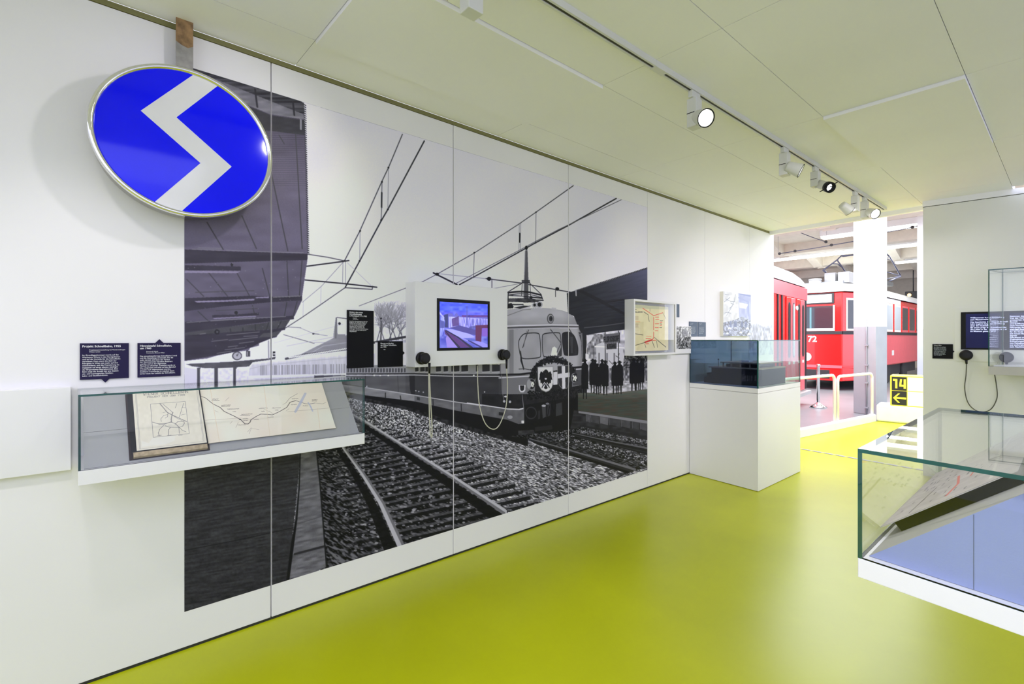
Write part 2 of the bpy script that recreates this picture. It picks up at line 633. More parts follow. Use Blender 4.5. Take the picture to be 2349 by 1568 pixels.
# ================================================================== WALL MURAL (flat print: station photograph)
MY0, MY1, MZ0, MZ1 = 0.407, 4.4005, 0.186, 2.872
RES = 560
crn = [proj((0, y, z)) for y, z in ((MY0, MZ1), (MY1, MZ1), (MY1, MZ0), (MY0, MZ0))]
P = Print(crn, int((MY1 - MY0) * RES), int((MZ1 - MZ0) * RES), (206, 204, 214))
BIG = [(380, 100), (1500, 100), (1500, 1450), (380, 1450)]


def cool(g, x=0, y=0):
    """print grey with a faint violet cast of daylight put into the colour"""
    g = np.asarray(g, np.float32)
    return np.stack([g * 0.985, g * 0.972, g * 1.02 + 4], -1)


def viol_sheen(g):  # canopy grey with reflected blue daylight painted in as violet
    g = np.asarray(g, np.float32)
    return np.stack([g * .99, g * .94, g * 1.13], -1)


def sky(x, y):
    t = np.clip((y - 250) / 550, 0, 1)
    s = np.clip((x - 700) / 700, 0, 1)
    g = 203 + 17 * t * (1 - s) - 12 * s * (1 - t) + 4 * s * t + (noise(x / 90, y / 90) - .5) * 8 + (RNG.random(x.shape) - .5) * 6
    return cool(g)


P.poly(BIG, sky)
L = P.line


def rnd(pts, n=2):
    for _ in range(n):
        pts = [q for a_, b_ in zip(pts, pts[1:] + pts[:1]) for q in ((a_[0] * .75 + b_[0] * .25, a_[1] * .75 + b_[1] * .25), (a_[0] * .25 + b_[0] * .75, a_[1] * .25 + b_[1] * .75))]
    return pts


def shade(base, amp, sx, sy, grain=6):
    return lambda x, y: cool(base + (noise(x / sx, y / sy) - .5) * amp + (RNG.random(x.shape) - .5) * grain)


P.poly([(400, 800), (720, 700), (1000, 740), (1000, 870), (400, 900)], shade(216, 12, 30, 20))
P.poly([(560, 760), (720, 640), (1000, 600), (1000, 720), (845, 735), (660, 790)], sky)
# ---- overhead wires
k = Zm(380, 150, 2.0903)
L(k(1135, 330, 1068, 490, 1037, 555, 930, 795, 858, 935), 2.0, cool(75))
L(k(858, 935, 745, 1060, 655, 1135), 1.3, cool(140))
L(k(1240, 362, 1065, 690, 1033, 745, 930, 937, 860, 1065), 2.7, cool(52))
L(k(860, 1065, 742, 1147, 650, 1210, 575, 1258), 2.0, cool(90))
for a in ((1068, 490, 1065, 690), (932, 795, 930, 937), (850, 940, 848, 1040), (862, 940, 862, 1050)):
    L(k(*a), 1.1, cool(120))
L(k(1037, 555, 1036, 610), 1.6, cool(80)); L(k(1036, 610, 1035, 680), 3.4, cool(45)); L(k(1035, 680, 1033, 745), 1.6, cool(80))
for a in ((1068, 490), (1037, 558), (1033, 742), (1065, 690), (932, 793), (930, 937), (858, 936)):
    P.ell(*k(*a)[0], 2.2, 2.2, cool(40))
L(k(683, 905, 780, 920, 860, 937), 2.0, cool(80)); L(k(672, 963, 860, 938, 878, 935), 2.8, cool(50))
L(k(668, 1028, 870, 1047, 1012, 1063), 2.8, cool(50)); L(k(860, 1065, 990, 1073, 992, 1058), 2.0, cool(70))
L(k(870, 945, 985, 1055), 1.0, cool(165))
L(k(745, 1065, 743, 1145), .9, cool(160)); L(k(660, 1135, 658, 1200), .9, cool(160))
L(k(565, 1290, 712, 1332), 1.6, cool(110)); L(k(585, 1253, 648, 1257), 1.6, cool(120)); L(k(705, 1285, 735, 1288), 1.6, cool(100))
L(k(580, 1345, 860, 1290), 1.0, cool(170)); L(k(520, 1330, 850, 1240), .9, cool(180))
k = Zm(900, 280, 3.915)
L(k(1625, 570, 1290, 808, 1140, 912, 735, 1175, 400, 1365, 275, 1430, -300, 1650), [1.8, 1.7, 1.6, 1.5, 1.4, 1.2, 1.0], cool(82))
L(k(2012, 684, 1575, 930, 1285, 1083, 1130, 1170, 730, 1390, 600, 1460), 2.3, cool(52))
L(k(2055, 697, 1490, 965, 1290, 1068, 1150, 1145, 575, 1445), 1.2, cool(100))
for a in ((1290, 808, 1287, 1083), (735, 1172, 728, 1392)):
    L(k(*a), 1.3, cool(90))
    P.ell(*k(*a[:2])[0], 1.8, 1.8, cool(45)); P.ell(*k(*a[2:])[0], 1.8, 1.8, cool(45))
L(k(1139, 912, 1137, 1168), 1.1, cool(110)); L(k(1152, 905, 1150, 1160), 1.1, cool(110)); L(k(1144, 1000, 1142, 1076), 3.0, cool(40))
L(k(368, 1353, 580, 1458), 3.2, cool(45)); L(k(410, 1360, 840, 1405), 1.0, cool(130))
L(k(840, 1404, 1160, 1445), 2.0, cool(70)); L(k(1225, 1458, 1600, 1527), 2.0, cool(70)); L(k(900, 1495, 1165, 1445), 1.0, cool(130))
P.ell(*k(868, 1406)[0], 5, 4.5, cool(30)); P.ell(*k(1480, 1497)[0], 4.5, 4, cool(30)); P.ell(*k(402, 1365)[0], 4, 3.5, cool(35))
L(k(893, 1410, 893, 1490), 1.8, cool(70)); L(k(1465, 1500, 1465, 1566), 1.8, cool(70))
# mast behind the train
P.poly(k(1194, 1150, 1213, 1150, 1222, 1425, 1221, 1620, 1176, 1620, 1180, 1425), shade(92, 20, 5, 40))
L(k(1192, 1160, 1180, 1600), 1.6, cool(140))
P.ell(*k(1203, 1128)[0], 3.2, 5, cool(30))
L(k(1165, 1425, 1230, 1425), 3, cool(60)); L(k(1165, 1440, 1232, 1440), 2.5, cool(60))
for a in ((1165, 1445, 1030, 1530), (1232, 1445, 1335, 1545), (1165, 1445, 1160, 1560), (1235, 1445, 1240, 1560)):
    L(k(*a), 1.6, cool(60))

# ---- left: far buildings and far carriages
k = Zm(700, 550, 2.936)
P.poly(k(-20, 780, 205, 655, 285, 640, 285, 760, -20, 800), shade(150, 20, 30, 8))
P.poly(k(190, 640, 205, 530, 215, 640, 270, 640, 270, 665, 190, 670), cool(135))
L(k(210, 525, 208, 660), 2.4, cool(110)); L(k(215, 522, 280, 530), 1.5, cool(90))
P.ell(*k(231, 563)[0], 3, 3, cool(50)); P.ell(*k(55, 632)[0], 2.5, 2, cool(70))
k2 = Zm(410, 560, 4.9)
P.poly(k(-30, 770, 200, 655, 285, 640, 285, 745), shade(148, 24, 30, 6))
P.poly(k(190, 660, 205, 530, 215, 530, 218, 635, 270, 635, 270, 665), cool(140))
L(k(-20, 795, 120, 715, 285, 690), 1.4, cool(175))
L(k(208, 525, 206, 660), 2.2, cool(105)); L(k(215, 522, 280, 530), 1.5, cool(90)); P.ell(*k(231, 563)[0], 3, 3, cool(50))
L(k(-40, 590, 60, 632, 150, 645), 1.0, cool(130)); P.ell(*k(55, 632)[0], 2.5, 2, cool(70))
L(k(60, 690, 280, 690), 1.0, cool(150))
# bare tree
tree = Zm(770, 680, 7.84)


def branch(x, y, a, n, wdt):
    if n == 0:
        return
    ln = (60 + 70 * random.random()) * (0.75 + .1 * n) * 1.3
    x1, y1 = x + math.cos(a) * ln, y - math.sin(a) * ln
    if x1 > 1300 or x1 < 690 or y1 < 80:
        return
    g = 100 + 16 * (4 - n) + random.uniform(-12, 18)
    P.line(tree(x, y, x1, y1), [wdt, wdt * .75], cool(g), .85)
    for _ in range(3):
        branch(x1, y1, a + random.uniform(-.62, .62), n - 1, wdt * .74)


P.poly(tree(700, 300, 760, 180, 900, 90, 1140, 70, 1280, 120, 1280, 760, 690, 780), shade(192, 60, 2.5, 2.5, 20), .25)
for bx, by, ba in ((1090, 780, 1.9), (1120, 780, 1.35), (1000, 790, 1.75), (800, 800, 1.5), (880, 800, 1.9), (1200, 800, 1.7), (950, 800, 1.2), (740, 800, 1.3)):
    branch(bx, by, ba, 5, 2.3)
L(tree(815, 790, 820, 440), 2.4, cool(90)); P.ell(*tree(815, 392)[0], 2, 2, cool(40))
# far train: roof edge, pale side, windows
P.poly([(400, 870), (560, 868), (700, 852), (932, 846), (932, 858), (836, 868), (760, 872), (640, 900), (400, 915)], cool(206))
P.poly(rnd([(570, 872), (571, 846), (580, 832), (604, 824), (700, 812), (795, 802), (932, 784), (932, 860), (836, 866), (700, 880)], 1), lambda x, y: cool(213 - 20 * np.clip((y - 830 + (x - 600) * .09) / 6, 0, 1) + (noise(x / 3, y / 16) - .5) * 14))
L([(572, 846), (604, 838), (700, 828), (795, 820)], 1.0, cool(170))
L(k(-130, 800, 0, 772, 285, 734, 460, 690), 5, cool(84)); L(k(440, 695, 680, 652), 5, cool(72))
for i in range(46):
    x = -110 + i * 11
    L(k(x, 790 - (x + 110) * .155, x + 6, 794 - (x + 110) * .155), 2.6, cool(228))
P.poly(k(470, 700, 690, 668, 690, 760, 470, 790), shade(165, 60, 3, 10), .6)
for i in range(74):
    x = -300 + i * 7.8 + random.uniform(-2, 2)
    if i % 9 == 8:
        continue
    yt = 842 + (x + 40) * -.02
    L(k(x, yt, x, yt + 62), [1.2, 1.2], cool(random.choice((110, 140, 165, 95, 180))), .85)
P.poly(k(-420, 915, 280, 897, 280, 908, -420, 935), cool(215))
for i in range(26):
    x = 280 + i * 15.2
    P.poly(k(x, 858, x + 8, 858, x + 8, 893, x, 893), cool(random.choice((75, 95, 62))))
    L(k(x - 2, 896, x + 10, 896), 1.0, cool(220))
P.poly(k(470, 690, 492, 690, 492, 900, 468, 900), cool(205)); P.poly(k(655, 690, 680, 690, 680, 895, 655, 895), cool(205))

# ---- left canopy
can = [(400, 90), (697, 236), (700, 300), (704, 400), (706, 500), (706, 582)] + k2(1445, 180, 1385, 575, 1385, 630, 1370, 635, 1295, 800, 1290, 838, 1250, 850, 1200, 925, 1195, 958, 1160, 965, 1105, 1030, 1100, 1045, 1040, 1055, 905, 1110, 900, 1138, 800, 1165, 790, 1190, 600, 1215, 430, 1250, 320, 1282, 65, 1310) + [(400, 835)]
P.poly(can, lambda x, y: viol_sheen(88 + 20 * np.clip((y - 290) / 160, 0, 1) - 6 * np.clip((y - 560) / 250, 0, 1) + 6 * np.sin(y * 1.25) * (y < 430) * (y > 290) + (noise(x / 40, y / 14) - .5) * 10 + (RNG.random(x.shape) - .5) * 8))
P.poly([(400, 90), (697, 236), (698, 262), (560, 215), (400, 150)], shade(72, 50, 40, 3))
P.poly([(440, 160), (696, 262), (698, 274), (620, 262), (440, 190)], shade(118, 30, 20, 6))
P.poly([(440, 190), (620, 264), (698, 276), (699, 310), (620, 300), (440, 280)], shade(66, 10, 20, 6))
L([(585, 205), (590, 245)], 4, cool(58)); L([(672, 235), (675, 264)], 4, cool(58)); L([(690, 275), (690, 296)], 4, cool(140))
for i in range(70):
    y = 240 + i * 4.9
    L([(698 + (i * .11), y), (701 + i * .11, y + 2)], 2.2, cool(60))
for a in ((678, 308, 693, 570), (623, 400, 660, 575), (555, 495, 588, 570), (475, 510, 512, 572), (640, 310, 652, 330)):
    L([(a[0], a[1]), (a[2], a[3])], 2.4, cool(76))
Z2 = lambda v, *p: P.poly(k2(*p), v)
BEAM, LITE = (lambda x, y: viol_sheen(68 + (noise(x / 30, y / 6) - .5) * 8)), viol_sheen(132)
Z2(lambda x, y: viol_sheen(100 + (noise(x / 30, y / 10) - .5) * 10), 65, 200, 1445, 175, 1385, 590, 65, 640)
Z2(BEAM, 65, 58, 450, 75, 860, 88, 1040, 93, 1448, 108, 1445, 178, 1040, 186, 500, 203, 65, 218)
for a in ((220, 40, 480, 46), (150, 55, 480, 66), (530, 66, 860, 82), (880, 82, 1400, 96)):
    L(k2(*a), 1.5, cool(128))
for a in ((90, 395, 280, 585), (340, 325, 545, 580), (655, 325, 795, 580), (940, 270, 1022, 585), (1215, 190, 1235, 595), (1385, 185, 1355, 585)):
    L(k2(*a), 2.0, cool(72))
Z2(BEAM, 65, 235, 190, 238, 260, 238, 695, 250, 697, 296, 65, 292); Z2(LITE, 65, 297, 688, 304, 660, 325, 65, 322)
P.ell(*k2(597, 230)[0], 3, 4, cool(60))
L(k2(190, 540, 845, 522), 2, cool(82))
Z2(lambda x, y: viol_sheen(92 + (noise(x / 30, y / 10) - .5) * 10), 65, 748, 1040, 650, 1385, 628, 1300, 810, 65, 880)
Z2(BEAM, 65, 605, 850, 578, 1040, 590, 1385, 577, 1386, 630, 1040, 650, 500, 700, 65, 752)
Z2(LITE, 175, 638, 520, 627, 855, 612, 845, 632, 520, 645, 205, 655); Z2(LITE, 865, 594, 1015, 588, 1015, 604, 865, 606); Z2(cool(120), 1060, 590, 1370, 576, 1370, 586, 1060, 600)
for a in ((215, 752, 330, 860), (828, 688, 850, 780), (1215, 652, 1185, 815), (1330, 642, 1288, 800)):
    L(k2(*a), 1.9, cool(70))
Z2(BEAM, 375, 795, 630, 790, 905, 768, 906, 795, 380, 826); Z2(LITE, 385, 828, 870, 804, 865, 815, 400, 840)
L(k2(420, 745, 890, 722), 1.6, cool(80)); P.ell(*k2(645, 768)[0], 4, 4, cool(58))
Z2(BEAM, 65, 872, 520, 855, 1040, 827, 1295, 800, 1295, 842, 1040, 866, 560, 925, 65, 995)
L(k2(90, 880, 330, 862), 1.5, cool(120)); L(k2(360, 860, 860, 828), 2.2, cool(122)); L(k2(880, 826, 1200, 812), 1.2, cool(130))
Z2(shade(82, 14, 20, 10), 65, 995, 560, 925, 920, 890, 1040, 868, 1250, 850, 1200, 930, 1040, 955, 550, 990, 65, 1025)
for a in ((1010, 880, 985, 960), (1150, 868, 1110, 945), (860, 900, 862, 965), (720, 940, 722, 980), (580, 950, 585, 985)):
    L(k2(*a), 2.4, cool(66))
Z2(BEAM, 65, 1025, 550, 988, 1040, 957, 1200, 930, 1195, 960, 1040, 992, 1105, 1032, 905, 1110, 800, 1165, 600, 1215, 65, 1308)
P.ell(*k2(430, 985)[0], 6, 6, cool(56)); P.ell(*k2(432, 985)[0], 2.5, 2.5, cool(90))
Z2(shade(86, 10, 20, 10), 1040, 992, 950, 1000, 900, 1045, 1040, 1040, 1100, 1030, 1150, 968)
for a in ((540, 1018, 905, 985), (730, 1035, 885, 1027), (370, 1090, 550, 1070), (565, 1078, 885, 1045), (680, 1113, 842, 1092), (555, 1153, 660, 1140), (520, 1185, 740, 1160), (430, 1225, 590, 1200), (240, 1010, 300, 1000)):
    L(k2(*a), 1.8, cool(118), .85)
for _ in range(50):
    x, y = 430 + random.random() * 250, 600 + random.random() * 200
    P.ell(x, y, .9, .9, cool(165), .5)
# platform furniture under the canopy
Z2(shade(90, 20, 10, 10), 75, 1345, 600, 1318, 1000, 1283, 1090, 1262, 1080, 1290, 830, 1325, 790, 1372, 560, 1388, 300, 1392, 150, 1370)
Z2(cool(196), 65, 1380, 200, 1405, 200, 1560, 65, 1568)
for x in (205, 400, 612):
    Z2(cool(86), x, 1385, x + 40, 1385, x + 40, 1700, x, 1700)
for a in ((240, 1400, 390, 1568), (450, 1395, 605, 1568), (640, 1400, 780, 1568)):
    Z2(shade(206, 26, 5, 4, 16), a[0], a[1], a[2], a[1] + 4, a[2], a[3] + 180, a[0], a[3] + 180)
P.ell(*k2(655, 1253)[0], 11.5, 10, cool(84)); P.ell(*k2(657, 1253)[0], 9, 7.8, cool(168))
L(k2(655, 1255, 668, 1228), 1.2, cool(60)); L(k2(655, 1255, 650, 1240), 1.2, cool(60))
Z2(cool(84), 755, 1195, 803, 1195, 803, 1262, 755, 1262); Z2(cool(150), 765, 1205, 778, 1205, 778, 1255, 765, 1255)
L(k2(1008, 1085, 1012, 1290), 2.4, cool(140)); Z2(cool(60), 1058, 1205, 1085, 1205, 1085, 1255, 1058, 1255); Z2(cool(220), 1060, 1225, 1083, 1225, 1083, 1238, 1060, 1238)

# ---- ground: ballast, platform, tracks
def ballast(mean, amp, s=3.4, lo=20, hi=235):
    def f(x, y):
        q = 1 + np.clip((y - 1000) / 380, 0, 1) * .9
        u, v = x / s / q, y / s / q * 1.15
        n = noise(u * .8 + v * .6, v * .8 - u * .6) * .5 + noise((u * .55 - v * .83) * 1.9 + 31, (v * .55 + u * .83) * 1.9) * .5
        n = np.clip((n - .5) * 2.6 + .5, 0, 1) ** 1.2
        return cool(np.clip(mean + (n - .42) * amp + (noise(x / 60, y / 40) - .5) * 18, lo, hi))
    return f


P.poly([(423, 935), (640, 925), (800, 905), (836, 885), (940, 885), (1060, 900), (1200, 960), (1320, 1000), (1486, 1060), (1486, 1250), (900, 1300), (423, 1450)], ballast(112, 175, 2.3))
# dark between the rails and beside the kerb
P.poly([(700, 1036), (790, 1020), (836, 962), (1160, 1172), (1180, 1250), (740, 1340)], ballast(52, 95, 4.2))
P.poly([(1040, 1095), (1156, 1172), (1180, 1200), (1075, 1160)], ballast(66, 150, 3.6))


def lerp(a, b, t):
    return (a[0] + (b[0] - a[0]) * t, a[1] + (b[1] - a[1]) * t)


RA = [(770, 985), (788, 1027), (830, 1083), (873, 1150), (918, 1248)]
RB = [(800, 945), (838, 966), (950, 1037), (1042, 1096), (1158, 1174)]


def along(R, t):
    i = min(int(t * (len(R) - 1)), len(R) - 2)
    return lerp(R[i], R[i + 1], t * (len(R) - 1) - i)


for i in range(26):
    t = (i / 25.0) ** .78 * 1.2
    pa = along(RA, min(t, .999)) if t < 1 else lerp(RA[-2], RA[-1], 1 + (t - 1) * 4)
    pb = (pa[0] + 95 + 250 * t, pa[1] - (14 + 62 * t))
    wd = 2.2 + 4.5 * t
    L([pa, lerp(pa, pb, .5), pb], [wd, wd, wd * .8], cool(92), .7)
    L([(pa[0], pa[1] + wd), (pb[0], pb[1] + wd)], wd * 1.1, cool(26), .9)
    pl = (pa[0] - 26 - 70 * t, pa[1] + 5 + 15 * t)
    L([pl, pa], wd * .8, cool(84), .55)
    L([(pl[0], pl[1] + wd), (pa[0], pa[1] + wd)], wd, cool(28), .7)
for _ in range(800):
    t = random.random() ** .7
    pa = along(RA, min(t, .999))
    s = random.uniform(-.3, 1.05)
    x, y = pa[0] + s * (95 + 250 * t), pa[1] - s * (14 + 62 * t) + random.uniform(-4, 4)
    r = random.uniform(.8, 1.6 + 2.2 * t)
    P.ell(x, y, r * 1.5, r * .8, cool(random.uniform(110, 190)), .7, n=8)
L([(x - 5 - 5 * i, y + 6) for i, (x, y) in enumerate(RA)], [6, 9, 13, 18, 26], cool(24), .9)
L(RA, [4, 6, 9, 12, 15], cool(168)); L([(x + 3 + i, y + 2) for i, (x, y) in enumerate(RA)], [2, 3, 4, 5, 6], cool(110))
L([(x - 3 - 3 * i, y + 6 + 2 * i) for i, (x, y) in enumerate(RB)], [5, 8, 12, 16, 20], cool(24), .95)
L(RB, [3, 4.5, 6, 8, 11], cool(170)); L([(x - 1, y + 3) for x, y in RB], [1.5, 2, 3, 4, 5], cool(110))
# platform surface and its edge
P.poly([(423, 900), (735, 950), (690, 1037), (660, 1335), (423, 1450)], lambda x, y: cool(61 + (noise(x / 26, (y + x * .16) / 3.2) - .5) * 22 + (noise(x / 5, y / 4) - .5) * 10 + (RNG.random(x.shape) - .5) * 12 - 8 * np.clip((y - 1200) / 200, 0, 1)))
L([(423, 1262), (560, 1235), (680, 1208)], 2.2, cool(34), .8)
P.poly([(690, 1037), (726, 1032), (733, 1110), (748, 1300), (655, 1340), (675, 1200)], lambda x, y: cool(104 + (noise(x / 16, (y + x * .2) / 4) - .5) * 36 + (RNG.random(x.shape) - .5) * 14))
L([(689, 1037), (686, 1120), (680, 1190), (672, 1240), (660, 1330)], [2, 2.5, 4, 7, 7], cool(30))
L([(676, 1270), (745, 1252)], 5, cool(52)); L([(686, 1200), (742, 1182)], 1.6, cool(84))
L([(726, 1032), (734, 1110), (749, 1300)], 3, cool(36))

# ---- the train
P.poly(k(90, 915, 735, 900, 1000, 905, 1500, 905, 1500, 1390, 1340, 1340, 1000, 1240, 700, 1135, 380, 1075, 60, 1010), cool(30))
P.poly(k(100, 985, 400, 1062, 735, 1135, 1000, 1225, 1330, 1320, 1330, 1345, 980, 1250, 690, 1145, 390, 1085, 100, 1010), shade(44, 40, 5, 4))
P.poly(k(60, 912, 735, 903, 735, 1042, 405, 990, 60, 940), lambda x, y: cool(98 + (noise(x / 20, y / 8) - .5) * 14 - 8 * (x > 930)))
P.poly(k(735, 903, 1000, 914, 1340, 922, 1500, 930, 1490, 1145, 1370, 1140, 1000, 1088, 735, 1040), lambda x, y: cool(72 - 8 * np.clip((x - 950) / 200, 0, 1) + (noise(x / 22, y / 14) - .5) * 10))
P.poly(k(700, 905, 738, 905, 738, 1090, 722, 1085, 705, 1000), cool(52))
L(k(405, 905, 405, 990), 1.5, cool(60)); L(k(622, 905, 628, 1030), 1.2, cool(74))
P.poly(k(60, 945, 405, 993, 735, 1044, 735, 1086, 405, 1046, 60, 985), shade(134, 26, 16, 5))
P.poly(k(735, 1042, 1000, 1087, 1370, 1142, 1480, 1142, 1490, 1240, 1370, 1212, 1000, 1146, 735, 1086), shade(108, 18, 16, 5))
for a in ((540, 1030, 540, 1062), (640, 1050, 645, 1080), (1200, 1125, 1200, 1180), (1050, 1105, 1052, 1150), (860, 1075, 862, 1118)):
    L(k(*a), 2.2, cool(48))
P.poly(k(752, 1056, 772, 1060, 772, 1080, 752, 1076), cool(64)); P.poly(k(1305, 1158, 1345, 1162, 1345, 1186, 1305, 1180), cool(52))
L(k(405, 993, 735, 1044, 1000, 1088, 1370, 1142, 1480, 1140), 1.6, cool(190))
# upper side: pale band with windows
P.poly(k(275, 845, 1370, 838, 1370, 910, 1000, 912, 735, 903, 275, 906), cool(146))
for x, w_ in ((740, 22), (775, 30), (810, 30), (880, 34), (932, 30), (984, 34), (1006, 32), (1052, 44), (1150, 14), (1192, 50), (1258, 56)):
    P.poly(k(x, 838, x + w_, 838, x + w_, 886, x, 888), cool(58)); L(k(x, 889, x + w_, 887), 1.4, cool(200))
for i in range(20):
    x = 285 + i * 20
    P.poly(k(x, 864, x + 11, 864, x + 11, 890, x, 892), cool(82))
L(k(280, 903, 735, 900, 1000, 908, 1370, 908), 2.4, cool(50)); L(k(270, 912, 735, 909, 1000, 917, 1370, 918), 1.8, cool(196))
for x in (465, 505, 560, 1135):
    P.ell(*k(x, 912)[0], 2, 1.8, cool(220))
for a in ((745, 1015), (765, 1020), (795, 1025), (415, 985), (1208, 1023)):
    P.ell(*k(*a)[0], 1.6, 1.4, cool(180))
# front
P.poly([(1296, 728), (1350, 728), (1352, 930), (1300, 930)], cool(48))
k = Zm(1120, 640, 4.126)
P.poly(k(120, 440, 180, 288, 330, 278, 480, 272, 620, 282, 700, 298, 770, 322, 820, 370, 848, 450, 885, 520, 900, 700, 900, 930, 900, 1140, 300, 1240, 100, 1200), cool(118))
P.poly(k(120, 300, 180, 290, 330, 280, 480, 273, 620, 284, 700, 300, 770, 324, 815, 368, 845, 440, 500, 432, 120, 450), lambda x, y: cool(172 - 22 * np.clip((y - 725) / 24, 0, 1) - 22 * np.clip((x - 1290) / 30, 0, 1) + (noise(x / 18, y / 10) - .5) * 8))
P.poly(k(330, 280, 350, 258, 385, 258, 400, 278), cool(185)); P.poly(k(590, 282, 605, 268, 640, 272, 645, 288), cool(180))
L(k(180, 345, 330, 290, 400, 285), 1.2, cool(120))
L(k(120, 448, 300, 440, 600, 434, 850, 438), 3, cool(196)); L(k(120, 464, 300, 456, 600, 450, 852, 452), 4, cool(92)); L(k(120, 474, 600, 460, 852, 462), 1.6, cool(190))
P.poly(k(120, 480, 600, 466, 852, 465, 878, 560, 892, 700, 895, 870, 640, 880, 440, 905, 120, 905), lambda x, y: cool(160 - 26 * (np.abs(x - 1173) < 5) - 10 * np.clip((1172 - x) / 8, 0, 1) - 34 * np.clip((x - 1322) / 14, 0, 1) + (noise(x / 14, y / 30) - .5) * 10))
W1 = rnd(k(283, 600, 300, 555, 330, 520, 370, 510, 470, 507, 488, 530, 500, 725, 482, 745, 322, 757, 300, 720), 2)
W2 = rnd(k(507, 540, 525, 512, 665, 503, 685, 520, 695, 715, 685, 728, 530, 738, 515, 715), 2)
W3 = rnd(k(695, 530, 710, 503, 775, 500, 815, 535, 838, 600, 850, 650, 848, 708, 840, 718, 728, 724, 712, 700), 2)
P.poly(W1, shade(158, 14, 20, 30)); P.poly(W2, shade(154, 20, 14, 20)); P.poly(W3, shade(52, 18, 8, 20))
for W_ in (W1, W2, W3):
    L(W_ + W_[:1], 1.7, cool(48))
P.poly(k(775, 545, 800, 545, 800, 700, 780, 700), cool(78), .7)
P.poly(k(590, 728, 605, 650, 625, 636, 648, 655, 652, 722), cool(212)); P.poly(k(652, 722, 690, 640, 692, 718), cool(70))
L(k(380, 482, 352, 560, 325, 648), 1.8, cool(70)); L(k(362, 490, 335, 640), 1.2, cool(110)); L(k(590, 478, 640, 540, 690, 605), 2.0, cool(70)); L(k(605, 500, 680, 590), 1.2, cool(100)); L(k(690, 600, 650, 690), 1.6, cool(80)); L(k(765, 470, 800, 530), 1.8, cool(60))
L(k(305, 680, 312, 770, 335, 850), [2, 4.5, 3], cool(46)); L(k(290, 850, 345, 848, 420, 862), 1.4, cool(70))
P.ell(*k(588, 374)[0], 8, 11.5, cool(96)); P.ell(*k(590, 374)[0], 6, 9, cool(158)); P.ell(*k(592, 374)[0], 4.5, 6.5, cool(70)); P.ell(*k(594, 374)[0], 2, 3.4, cool(40))
L(k(100, 905, 300, 900, 430, 885), 3.8, cool(40)); L(k(100, 934, 300, 922, 430, 914), 2.2, cool(190)); L(k(800, 838, 890, 830), 3.6, cool(40)); L(k(800, 858, 890, 848), 1.8, cool(180))
P.poly(k(100, 942, 190, 938, 430, 920, 430, 1085, 190, 1088, 100, 1085), lambda x, y: cool(118 - 48 * np.clip((1153 - x) / 3, 0, 1)))
P.poly(k(790, 862, 890, 852, 888, 1000, 800, 1005), cool(82))
P.poly(k(-60, 1085, 190, 1088, 440, 1085, 888, 1000, 905, 1130, 600, 1210, 360, 1230, 180, 1225, -60, 1190), shade(42, 10, 10, 8))
L(k(-200, 1172, 0, 1200, 180, 1228, 290, 1232, 360, 1215, 400, 1222), 2.6, cool(196))
P.poly(k(-60, 1195, 180, 1232, 300, 1238, 355, 1222, 360, 1365, 290, 1372, 180, 1330, -60, 1285), shade(104, 18, 8, 10))
P.poly(k(100, 1258, 150, 1262, 150, 1292, 100, 1286), cool(46)); P.poly(k(312, 1338, 345, 1336, 345, 1362, 314, 1364), cool(200)); P.ell(*k(205, 1305)[0], 6, 4, cool(150))
L(k(125, 905, 130, 1050, 150, 1160), 1.4, cool(120)); P.ell(*k(165, 1110)[0], 4, 2, cool(200)); P.ell(*k(205, 1160)[0], 3, 3, cool(170)); P.ell(*k(150, 1155)[0], 3, 3, cool(170))
L(k(320, 1095, 330, 1180, 345, 1290), [1.6, 2.2, 1.6], cool(110))
# coupling, hoses, rail guards under the front
P.poly(k(340, 1190, 900, 1100, 860, 1300, 800, 1420, 600, 1450, 340, 1400), cool(30))
P.poly(k(290, 1370, 360, 1365, 600, 1290, 780, 1240, 800, 1400, 600, 1430, 430, 1490, 280, 1480), cool(28))
P.ell(*k(405, 1265)[0], 13, 14, cool(28)); P.ell(*k(405, 1265)[0], 12, 13, cool(58), ring=2.5)
for a, g in (((505, 1195, 545, 1188, 545, 1300, 515, 1318), 74), ((560, 1180, 590, 1175, 585, 1290, 552, 1305), 58), ((640, 1180, 695, 1165, 700, 1280, 640, 1298), 64), ((470, 1245, 490, 1240, 490, 1320, 470, 1325), 52)):
    P.poly(k(*a), cool(g))
P.ell(*k(525, 1197)[0], 5, 2.5, cool(170)); P.ell(*k(560, 1178)[0], 4, 2.5, cool(120))
for a in ((610, 1130, 600, 1200, 620, 1250), (625, 1130, 640, 1200, 620, 1260), (580, 1200, 560, 1300), (720, 1160, 710, 1260)):
    L(k(*a), 1.6, cool(20))
P.poly(k(282, 1432, 430, 1425, 440, 1462, 400, 1478, 285, 1478), shade(64, 30, 6, 6)); P.poly(k(440, 1400, 600, 1380, 610, 1420, 440, 1440), cool(44))
P.poly(k(770, 1140, 850, 1100, 850, 1290, 770, 1400), cool(24))
